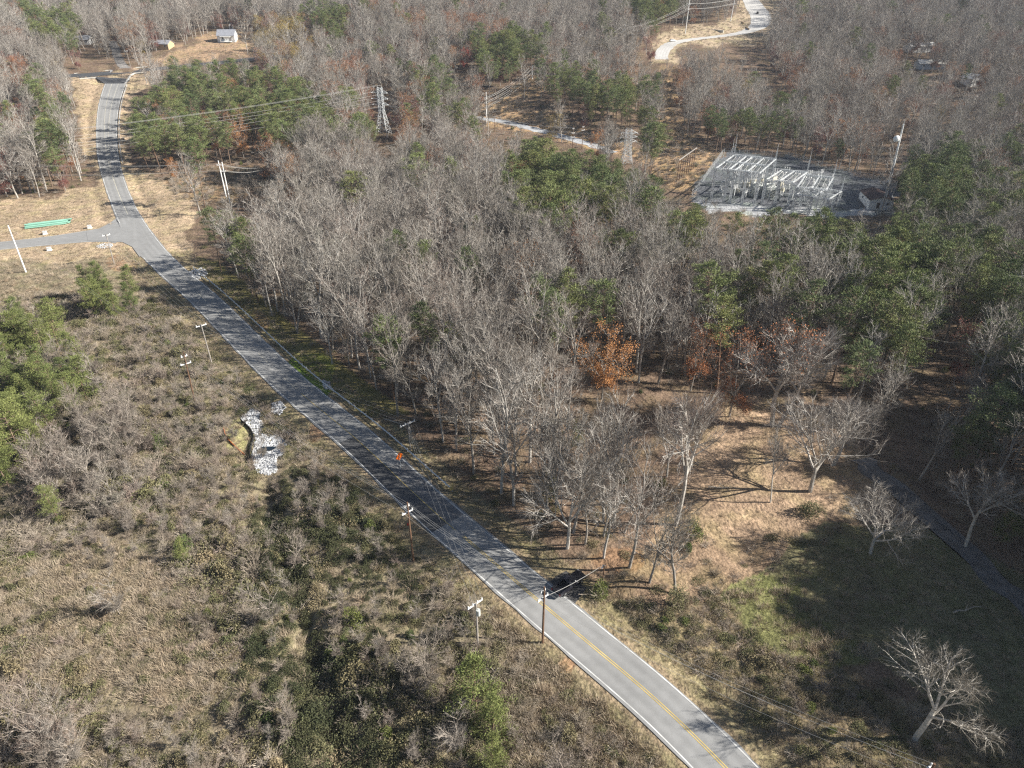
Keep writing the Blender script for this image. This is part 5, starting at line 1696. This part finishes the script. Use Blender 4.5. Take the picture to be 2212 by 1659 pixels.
def breaker(px_, py_, rz, i):
    p = on(px_, py_)
    e = thing('circuit_breaker', 'cream tank circuit breaker with three bushings in the substation yard', 'circuit breaker', tuple(p), rz, 'cream circuit breakers in the yard')
    m = MB(); m.box((0, 0, 1.1), (2.2, 1.3, 1.5)); m.box((1.4, 0, 1.0), (.7, .9, 1.6))
    for a in (-.8, .8):
        for b in (-.45, .45): m.box((a, b, .1), (.16, .16, .7))
    m.build('tank', MT['cream'], e)
    for dx_ in (-.7, 0, .7):
        for dy_ in (-.4, .4):
            b = MB()
            for q in range(6): b.seg((dx_, dy_ * (1 + .12 * q), 1.85 + q * .27), (dx_, dy_ * (1.1 + .12 * q), 2.06 + q * .27), .2 - .012 * q, .13, 8)
            b.build('bushing', MT['porcelain'], e)
for i, (a, b) in enumerate(((1588, 418), (1610, 404), (1626, 398), (1648, 396), (1670, 392), (1686, 402), (1690, 415), (1640, 416))): breaker(a, b, .15 * i, i)

def transformer(px_, py_, rz, label):
    p = on(px_, py_)
    e = thing('power_transformer', label, 'transformer', tuple(p), rz, 'large grey transformers in the yard')
    m = MB(); m.box((0, 0, 1.9), (4.2, 2.6, 3.6)); m.box((0, 0, 3.78), (4.4, 2.8, .15)); m.box((0, 0, 0), (4.8, 3.2, .5)); m.build('tank', MT['transformer'], e)
    for sg in (-1, 1):
        m = MB()
        for q in range(9): m.box((-1.7 + q * .42, sg * 1.75, 1.9), (.12, .8, 2.8))
        m.build('radiator', MT['transformer'], e)
    m = MB(); m.seg((-2.3, .2, 4.6), (1.2, .2, 4.6), .5, .5, 12); m.seg((-1.6, .2, 3.8), (-1.6, .2, 4.3), .12, .12, 6); m.seg((.6, .2, 3.8), (.6, .2, 4.3), .12, .12, 6); m.build('conservator', MT['transformer'], e)
    for dx_ in (-1.2, 0, 1.2):
        b = MB()
        for q in range(7): b.seg((dx_, -.7 - .08 * q, 3.85 + q * .3), (dx_, -.74 - .08 * q, 4.09 + q * .3), .24 - .014 * q, .15, 8)
        b.build('bushing', MT['porcelain'], e)
transformer(1661, 424, .15, 'larger grey finned transformer at the front of the substation yard')
transformer(1633, 421, .1, 'second grey transformer just left of the larger one')

FEN = [on(a, b) for a, b in ((1494, 424), (1560, 336), (1702, 340), (1800, 368), (1935, 404), (1915, 462), (1820, 468), (1700, 462), (1532, 449))]
e = thing('chain_link_fence', 'grey chain link fence round the substation yard', 'fence', tuple(FEN[0]))
n_post = 0
for a, b in zip(FEN, FEN[1:] + FEN[:1]):
    L = np.linalg.norm(b - a); n = max(2, int(L / 3.6))
    m = MB()
    for k in range(n):
        p0, p1 = a + (b - a) * k / n, a + (b - a) * (k + 1) / n
        p0[2], p1[2] = gz(p0[0], p0[1]), gz(p1[0], p1[1])
        q0, q1 = p0 - FEN[0], p1 - FEN[0]
        for zz in (.15, .8, 1.5, 2.3): m.seg(q0 + (0, 0, zz), q1 + (0, 0, zz), .025)
        for t in np.linspace(0, 1, 9)[:-1]:
            s0 = q0 + (q1 - q0) * t
            m.seg(s0 + (0, 0, .1), s0 + (q1 - q0) / 8 + (0, 0, 2.3), .012); m.seg(s0 + (0, 0, 2.3), s0 + (q1 - q0) / 8 + (0, 0, .1), .012)
        if n_post < 98:
            MB().seg(q0 + (0, 0, -.3), q0 + (0, 0, 2.6), .05, .05, 6).build('post', MT['galv'], e); n_post += 1
    m.build('mesh_panel', MT['galv'], e)

# control house by the mast
def house(name, label, bx, by, L, Wd, hw, roof_h, rz, wallm, roofm, over=.4, wins=(), cat='house', chimney=False, porch=False):
    p = on(bx, by)
    e = thing(name, label, cat, tuple(p), rz)
    w = MB(); w.prism([(-Wd / 2, -.6), (Wd / 2, -.6), (Wd / 2, hw), (0, hw + roof_h), (-Wd / 2, hw)], -L / 2, L / 2)
    w.build('wall', MT[wallm], e)
    r = MB(); t = .16
    sl = roof_h / (Wd / 2)
    for sg in (1, -1):
        xo = sg * (Wd / 2 + over); zo = hw - sl * over
        prof = [(0, hw + roof_h + .02), (xo, zo + .02), (xo, zo + .02 + t), (0, hw + roof_h + .02 + t)]
        r.prism(prof if sg < 0 else prof[::-1], -L / 2 - over, L / 2 + over)
    ro = r.build('roof', MT[roofm], e)
    if chimney:
        c = MB(); c.box((.6, L * .2, hw + roof_h + .1), (.7, .9, 1.8)); c.build('chimney', MT['tansiding'], ro)
    for side, u, zc, ww, wh, kind_ in wins:
        # side: '+x' '-x' long walls, '+y' '-y' gable walls
        ax = side[1]; sg = 1 if side[0] == '+' else -1
        if ax == 'x':
            c, s = (sg * (Wd / 2 + .03), u, zc), (.08, ww, wh); s2 = (.1, ww - .16, wh - .16)
        else:
            c, s = (u, sg * (L / 2 + .03), zc), (ww, .08, wh); s2 = (ww - .16, .1, wh - .16)
        f = MB().box(c, s).build('door' if kind_ == 'd' else 'window', MT['paint_w'] if kind_ != 'd' else MT['brownroof'], e)
        if kind_ != 'd': MB().box(c, s2).build('pane', MT['glass'], f)
    if porch:
        q = MB(); q.box((-Wd / 2 - 1.1, 0, hw - .5), (2.4, L * .6, .14))
        for yy in (-L * .28, 0, L * .28): q.box((-Wd / 2 - 2.1, yy, (hw - .6) / 2), (.14, .14, hw - .55))
        q.box((-Wd / 2 - 1.1, 0, .0), (2.4, L * .6, .3))
        q.build('porch', MT['paint_w'], e)
    return e
hx = on(1890, 440)
house('control_house', 'white walled control building with brown roof at the foot of the mast', 1890, 440, 12, 8.5, 3.2, 1.1, -.12, 'siding', 'brownroof', wins=(('-y', 2.2, 1.9, 1.0, 1.1, 'w'), ('-y', -1.0, 1.1, 1.1, 2.2, 'd'), ('+x', -2, 1.9, 1.1, 1.0, 'w'), ('-x', 2, 1.9, 1.1, 1.0, 'w')), cat='building')
# monopole mast with a dish
p = on(1907, 452); h = height_to(p, 268)
e = thing('communication_mast', 'tall white mast with a round dish behind the substation', 'mast', tuple(p))
ex, _ = proj(p[0], p[1], p[2] + h); lean = max(-.04 * h, min(.04 * h, (1950 - float(ex)) * (p[1] * CP - (p[2] + h - HC) * SP) / F))
m = MB(); zz = np.linspace(-.5, h, 6)
for a, b in zip(zz[:-1], zz[1:]): m.seg((lean * max(a, 0) / h, 0, a), (lean * b / h, 0, b), .62 - .38 * max(a, 0) / h, .62 - .38 * b / h, 10)
m.build('shaft', MT['paint_w'], e)
b = MB(); b.ball((lean * .84 - 1.5, -.5, h * .84), 1.15, 14, 8, (1, .55, 1)); b.build('dish', MT['paint_w'], e)
b = MB(); b.seg((lean * .84, 0, h * .84), (lean * .84 - 1.0, -.3, h * .84), .14, .14, 6); b.build('bracket', MT['galv'], e)
b = MB(); b.seg((lean, 0, h), (lean, 0, h + 1.8), .06, .03, 5); b.build('aerial', MT['galv'], e)
for k in range(12):
    pass

# row of brown poles beside the yard
p0, p1 = on(1462, 392), on(1497, 366)
e = thing('pole_row_structure', 'row of dark brown timber poles under one pale top beam left of the substation', 'timber structure', tuple(p0))
hh = height_to(p0, 346)
for k in range(8):
    q = (p1 - p0) * k / 7; q[2] = gz(p0[0] + q[0], p0[1] + q[1]) - p0[2]
    MB().seg(q + (0, 0, -.4), q + (0, 0, hh), .2, .16, 8).build('pole', MT['wood'], e)
MB().seg((p1 - p0) * -.03 + (0, 0, hh + .1), (p1 - p0) * 1.06 + (0, 0, hh + .1), .2, .2, 4).build('top_beam', MT['greywood'], e)
MB().seg((0, -.25, hh * .45), (p1 - p0) * .5 + (0, -.25, hh * .55), .1, .1, 4).build('brace', MT['wood'], e)
for i in range(3):
    wire(WIRE_AT['L2'][2 * i], p0 + (p1 - p0) * (i / 2) + np.array((0, 0, hh + .4)), .8, 'wire from the squat lattice tower to the timber pole row', 'wires to the timber pole row', .035)
    wire(p0 + (p1 - p0) * (i / 2) + np.array((0, 0, hh + .4)), OA + PA(0, .25 * (i + 1), 12.2), .8, 'wire from the timber pole row to the large gantry', 'wires into the large gantry', .035)

# ------------------------------------------------------------------ houses
WN = lambda L: tuple(('-x', u * L, 1.7, 1.1, 1.3, 'w') for u in (-.32, .05, .34)) + tuple(('+x', u * L, 1.7, 1.1, 1.3, 'w') for u in (-.3, .3))
house('house', 'white gabled house with grey roof in the orange clearing at the top', 493, 88, 11, 8.5, 3.6, 3.0, R(90) + .08, 'siding', 'shingle', wins=(('-y', 0, 1.8, 1.2, 1.4, 'w'), ('-y', -2.3, 1.8, 1., 1.3, 'w'), ('-y', 0, 4.2, .9, 1.0, 'w'), ('-x', 2, 1.8, 1.1, 1.4, 'w'), ('-x', -2.6, 1.1, 1.0, 2.1, 'd')), porch=True)
house('garden_shed', 'small white shed behind the white gabled house', 500, 62, 3, 2.4, 2.4, .9, .2, 'siding', 'siding', .15, wins=(('-y', 0, 1.0, .9, 1.9, 'd'),), cat='shed')
house('house', 'tan and blue low house behind the bare trees near the driveway', 352, 104, 12, 8, 2.8, 1.9, R(90) - .1, 'tansiding', 'shingle', wins=WN(12))
house('house', 'white house glimpsed through grey trees at the top corner', 182, 94, 10, 7, 2.8, 2.0, R(90) + .1, 'siding', 'shingle', wins=WN(10))
house('house', 'long white house half hidden in the far forest beyond the mast', 1984, 110, 17, 8, 3.2, 1.6, R(90) + .15, 'siding', 'siding', wins=WN(17))
house('house', 'pale blue low house lost in the grey forest below the long white one', 2007, 146, 15, 7.5, 2.6, 1.6, R(90) - .05, 'bluesiding', 'concrete', wins=WN(15))
house('house', 'small white house in the grey forest towards the photo edge', 2096, 182, 8, 7, 3.4, 2.0, .25, 'siding', 'siding', wins=(('-y', 0, 1.7, 1.1, 1.3, 'w'),))
house('garden_shed', 'cream shed with pinkish roof on the hilltop bank', 1487, 42, 7, 5, 2.6, .8, R(90), 'cream', 'tansiding', .2, wins=(('-x', 0, 1.2, .9, 2.0, 'd'),), cat='shed')

# low pale walls on the hilltop
def wall(pix, hgt, th, label, m_='concrete'):
    P = [on(a, b) for a, b in pix]
    mb = MB()
    for a, b in zip(P[:-1], P[1:]):
        c = (a + b) / 2; L = np.linalg.norm((b - a)[:2])
        mb.box((c[0], c[1], min(a[2], b[2]) + hgt / 2 - .4), (L, th, hgt + .8), math.atan2(b[1] - a[1], b[0] - a[0]))
    tag(mb.build('retaining_wall', MT[m_]), label, 'wall')
wall([(1531, 62), (1562, 71)], 1.6, .5, 'short pale retaining wall on the hilltop bank')
wall([(1598, 42), (1606, 52), (1618, 65)], 1.2, .4, 'brown retaining wall along the corner of the hilltop road', 'tansiding')

# ------------------------------------------------------------------ vehicles
def wheel(e, x, y, r, w, rim='chrome'):
    o = MB().seg((x, y - w / 2, r), (x, y + w / 2, r), r, r, 18).build('wheel', MT['rubber'], e)
    MB().seg((x, y - w / 2 - .012, r), (x, y + w / 2 + .012, r), r * .58, r * .58, 12).build('rim', MT[rim], o)

def loft(mb, secs):
    """secs: list of (x, [(y, z) ...]) closed cross-sections joined along x"""
    n = len(secs[0][1])
    V = [(x, y, z) for x, pr in secs for y, z in pr]
    f = [(i * n + j, i * n + (j + 1) % n, (i + 1) * n + (j + 1) % n, (i + 1) * n + j) for i in range(len(secs) - 1) for j in range(n)]
    mb.add(V, [np.array(f), np.array([list(range(n))[::-1]]), np.array([[(len(secs) - 1) * n + j for j in range(n)]])])

def pickup(bx, by, fx, fy, label):
    a, b = on(bx, by), on(fx, fy)
    c = (a + b) / 2
    ang = math.atan2(b[1] - a[1], b[0] - a[0])
    _, rz_ = road_dist(APRON, np.array([c[0]]), np.array([c[1]]))
    e = thing('pickup_truck', label, 'pickup truck', (c[0], c[1], float(rz_[0]) + .03), ang)
    def sec(w, z0, z1, tuck=.06): return [(-w + tuck, z0), (w - tuck, z0), (w, z0 + .25), (w, z1 - .12), (w - .1, z1), (-w + .1, z1), (-w, z1 - .12), (-w, z0 + .25)]
    body = MB()
    loft(body, [(.55, sec(.97, .48, 1.10)), (1.6, sec(.97, .48, 1.12)), (2.55, sec(.95, .48, 1.06)), (2.86, sec(.88, .5, .96))])      # bonnet
    loft(body, [(-.75, sec(.97, .48, 1.12)), (.549, sec(.97, .48, 1.12))])                                                       # cab lower
    for sg in (-1, 1): body.box((-1.86, sg * .89, .84), (2.2, .15, .68))
    body.box((-2.93, 0, .84), (.1, 1.9, .68)); body.box((-1.86, 0, .58), (2.2, 1.64, .12)); body.box((-.79, 0, .86), (.08, 1.64, .6))
    body.build('body', MT['truck'], e)
    cab = MB()
    loft(cab, [(-.78, [(-.86, 1.11), (.86, 1.11), (.74, 1.80), (-.74, 1.80)]), (-.55, [(-.88, 1.11), (.88, 1.11), (.72, 1.86), (-.72, 1.86)]), (.35, [(-.9, 1.11), (.9, 1.11), (.70, 1.86), (-.70, 1.86)]),
               (.62, [(-.9, 1.11), (.9, 1.11), (.72, 1.74), (-.72, 1.74)]), (1.15, [(-.9, 1.10), (.9, 1.10), (.86, 1.16), (-.86, 1.16)])])
    cab.build('cab', MT['truck'], e)
    g = MB(); g.add([(.66, -.68, 1.72), (.66, .68, 1.72), (1.14, .82, 1.19), (1.14, -.82, 1.19), (.68, -.68, 1.735), (.68, .68, 1.735), (1.16, .82, 1.205), (1.16, -.82, 1.205)], np.array([(4, 7, 6, 5), (0, 1, 2, 3), (0, 4, 5, 1), (1, 5, 6, 2), (2, 6, 7, 3), (3, 7, 4, 0)]))
    g.build('windscreen', MT['glass'], e)
    for sg in (-1, 1):
        MB().box((-.15, sg * .83, 1.48), (1.1, .1, .42)).build('side_window', MT['glass'], e)
        MB().box((2.80, sg * .66, .86), (.16, .36, .2)).build('headlight', MT['lamp_lens'], e)
        MB().box((-2.99, sg * .84, .92), (.06, .16, .36)).build('tail_light', MT['redlens'], e)
        MB().box((.72, sg * 1.06, 1.18), (.14, .22, .2)).build('mirror', MT['chrome'], e)
    MB().box((2.93, 0, .58), (.14, 1.8, .24)).build('front_bumper', MT['chrome'], e)
    MB().box((-3.04, 0, .56), (.14, 1.8, .2)).build('rear_bumper', MT['chrome'], e)
    MB().box((2.89, 0, .84), (.06, .9, .26)).build('grille', MT['rubber'], e)
    for sx in (-1.85, 1.85):
        for sg in (-1, 1): wheel(e, sx, sg * .86, .4, .28)
    return e
pickup(1212, 1280, 1246, 1254, 'black pickup truck parked on the dark apron beside the road')

def small_car(bx, by, ang, paint, label, sc=1.0):
    p = on(bx, by)
    _, z = road_dist(TOPROAD, np.array([p[0]]), np.array([p[1]]))
    e = thing('car', label, 'car', (p[0], p[1], float(z[0]) + .06), ang)
    pm = mat(paint[0], [paint[1]], rough=.3, scale=.5, amt=.05)
    m = MB()
    def sec(w, z0, z1): return [(-w, z0), (w, z0), (w, z1 - .1), (w - .12, z1), (-w + .12, z1), (-w, z1 - .1)]
    loft(m, [(-2.2, sec(.8, .35, .85)), (-1.9, sec(.88, .3, .95)), (1.2, sec(.88, .3, .95)), (2.2, sec(.8, .35, .75))])
    loft(m, [(-1.8, [(-.78, .94), (.78, .94), (.74, .97), (-.74, .97)]), (-1.2, [(-.8, .94), (.8, .94), (.62, 1.45), (-.62, 1.45)]), (.2, [(-.8, .94), (.8, .94), (.62, 1.45), (-.62, 1.45)]), (1.0, [(-.8, .94), (.8, .94), (.76, .97), (-.76, .97)])])
    m.build('body', pm, e)
    for sg in (-1, 1): MB().box((-.5, sg * .70, 1.2), (1.5, .1, .3)).build('side_window', MT['glass'], e)
    for sx in (-1.35, 1.35):
        for sg in (-1, 1): wheel(e, sx, sg * .78, .32, .2)
small_car(1453, 90, .3, ('white_car_paint', (.8, .8, .8)), 'white car on the bend of the pale hilltop road')
small_car(1636, 30, 1.3, ('dark_car_paint', (.02, .02, .025)), 'dark car on the wide stretch of the pale hilltop road')

# ------------------------------------------------------------------ sign, pipes, marker
p = on(865, 1008)
e = thing('road_work_sign', 'bright orange diamond road sign on a post beside the guard rail', 'sign', tuple(p), road_dir(p[0], p[1]) + R(90) + .25)
hs_ = height_to(p, 986)
s_ = .92
MB().add([(0, -.03, hs_ - s_), (s_, -.03, hs_), (0, -.03, hs_ + s_), (-s_, -.03, hs_), (0, .02, hs_ - s_), (s_, .02, hs_), (0, .02, hs_ + s_), (-s_, .02, hs_)],
         np.array([(0, 1, 2, 3), (7, 6, 5, 4), (0, 4, 5, 1), (1, 5, 6, 2), (2, 6, 7, 3), (3, 7, 4, 0)])).build('panel', MT['orangesign'], e)
m = MB(); m.seg((0, .06, -.3), (0, .06, hs_ + .6), .045, .045, 6); m.build('post', MT['galv'], e)
m = MB()
for a in range(4): m.seg((0, .06, .5), (math.cos(a * 1.571 + .7) * .9, .06 + math.sin(a * 1.571 + .7) * .9, .02), .03, .03, 4)
m.build('stand', MT['galv'], e)

a, b = on(60, 492), on(152, 481)
k = 0
for lay, n in ((0, 7), (1, 6), (2, 3)):
    for i in range(n):
        d = unit((b - a) * (1, 1, 0)); s = np.array((-d[1], d[0], 0))
        off = s * (i - (n - 1) / 2) * .50
        j = ug.uniform(-.9, .6)
        p0, p1 = a + off + d * j, b + off + d * (j + ug.uniform(-.6, .3))
        zz = .24 + lay * .42
        q0 = np.array((p0[0], p0[1], gz(a[0], a[1]) + zz + .1)); q1 = np.array((p1[0], p1[1], gz(b[0], b[1]) + zz + .1))
        m = MB()
        N_ = 10; dd = unit(q1 - q0); ss = unit(np.cross(dd, (0, 0, 1))); uu = np.cross(ss, dd)
        t = np.arange(N_) * 2 * math.pi / N_
        ring = lambda c, r: c + np.outer(np.cos(t), ss) * r + np.outer(np.sin(t), uu) * r
        V = np.concatenate([ring(q0, .23), ring(q1, .23), ring(q0, .19), ring(q1, .19)]) - q0
        i_ = np.arange(N_); j_ = (i_ + 1) % N_
        m.add(V, [np.stack([i_, j_, j_ + N_, i_ + N_], 1), np.stack([i_ + 2 * N_, i_ + 3 * N_, j_ + 3 * N_, j_ + 2 * N_], 1), np.stack([i_, i_ + 2 * N_, j_ + 2 * N_, j_], 1), np.stack([i_ + N_, j_ + N_, j_ + 3 * N_, i_ + 3 * N_], 1)])
        o = m.build('plastic_pipe', MT['pipe']); o.location = tuple(q0)
        tag(o, ('green pipe in the bottom row of the stack on the dry grass', 'green pipe in the middle row of the stack on the dry grass', 'green pipe lying on top of the stack on the dry grass')[lay], 'pipe', ('bottom row of green pipes', 'middle row of green pipes', 'top row of green pipes')[lay])
for bx, by, lb in ((107, 541, 'small white utility box on the grass below the side road'), (98, 506, 'pale junction box above the side road near the green pipes'), (194, 493, 'low white marker box on the dry grass just above the side road')):
    p = on(bx, by)
    e = thing('utility_box', lb, 'utility box', tuple(p), .3)
    MB().box((0, 0, .45), (1.1, .9, 1.1)).build('cabinet', MT['paint_w'], e); MB().box((0, 0, 1.03), (1.25, 1.05, .08)).build('lid', MT['galv'], e); MB().box((0, 0, .0), (1.6, 1.4, .2)).build('plinth', MT['concrete'], e)

# ------------------------------------------------------------------ the air
hb = MB().box((0, 785, 51), (5300, 1850, 114)).build('haze', None)
hm = bpy.data.materials.new('haze'); hm.use_nodes = True
hn, hl = hm.node_tree.nodes, hm.node_tree.links
hn.remove(hn['Principled BSDF'])
pv = hn.new('ShaderNodeVolumePrincipled')
pv.inputs['Color'].default_value = (.78, .86, 1.0, 1)
pv.inputs['Density'].default_value = .0001
pv.inputs['Anisotropy'].default_value = .1
hl.new(pv.outputs[0], hn['Material Output'].inputs['Volume'])
hb.data.materials.clear(); hb.data.materials.append(hm)
tag(hb, 'thin pale autumn haze in the air over the valley', 'haze', kind='stuff')
scene.cycles.volume_bounces = 0
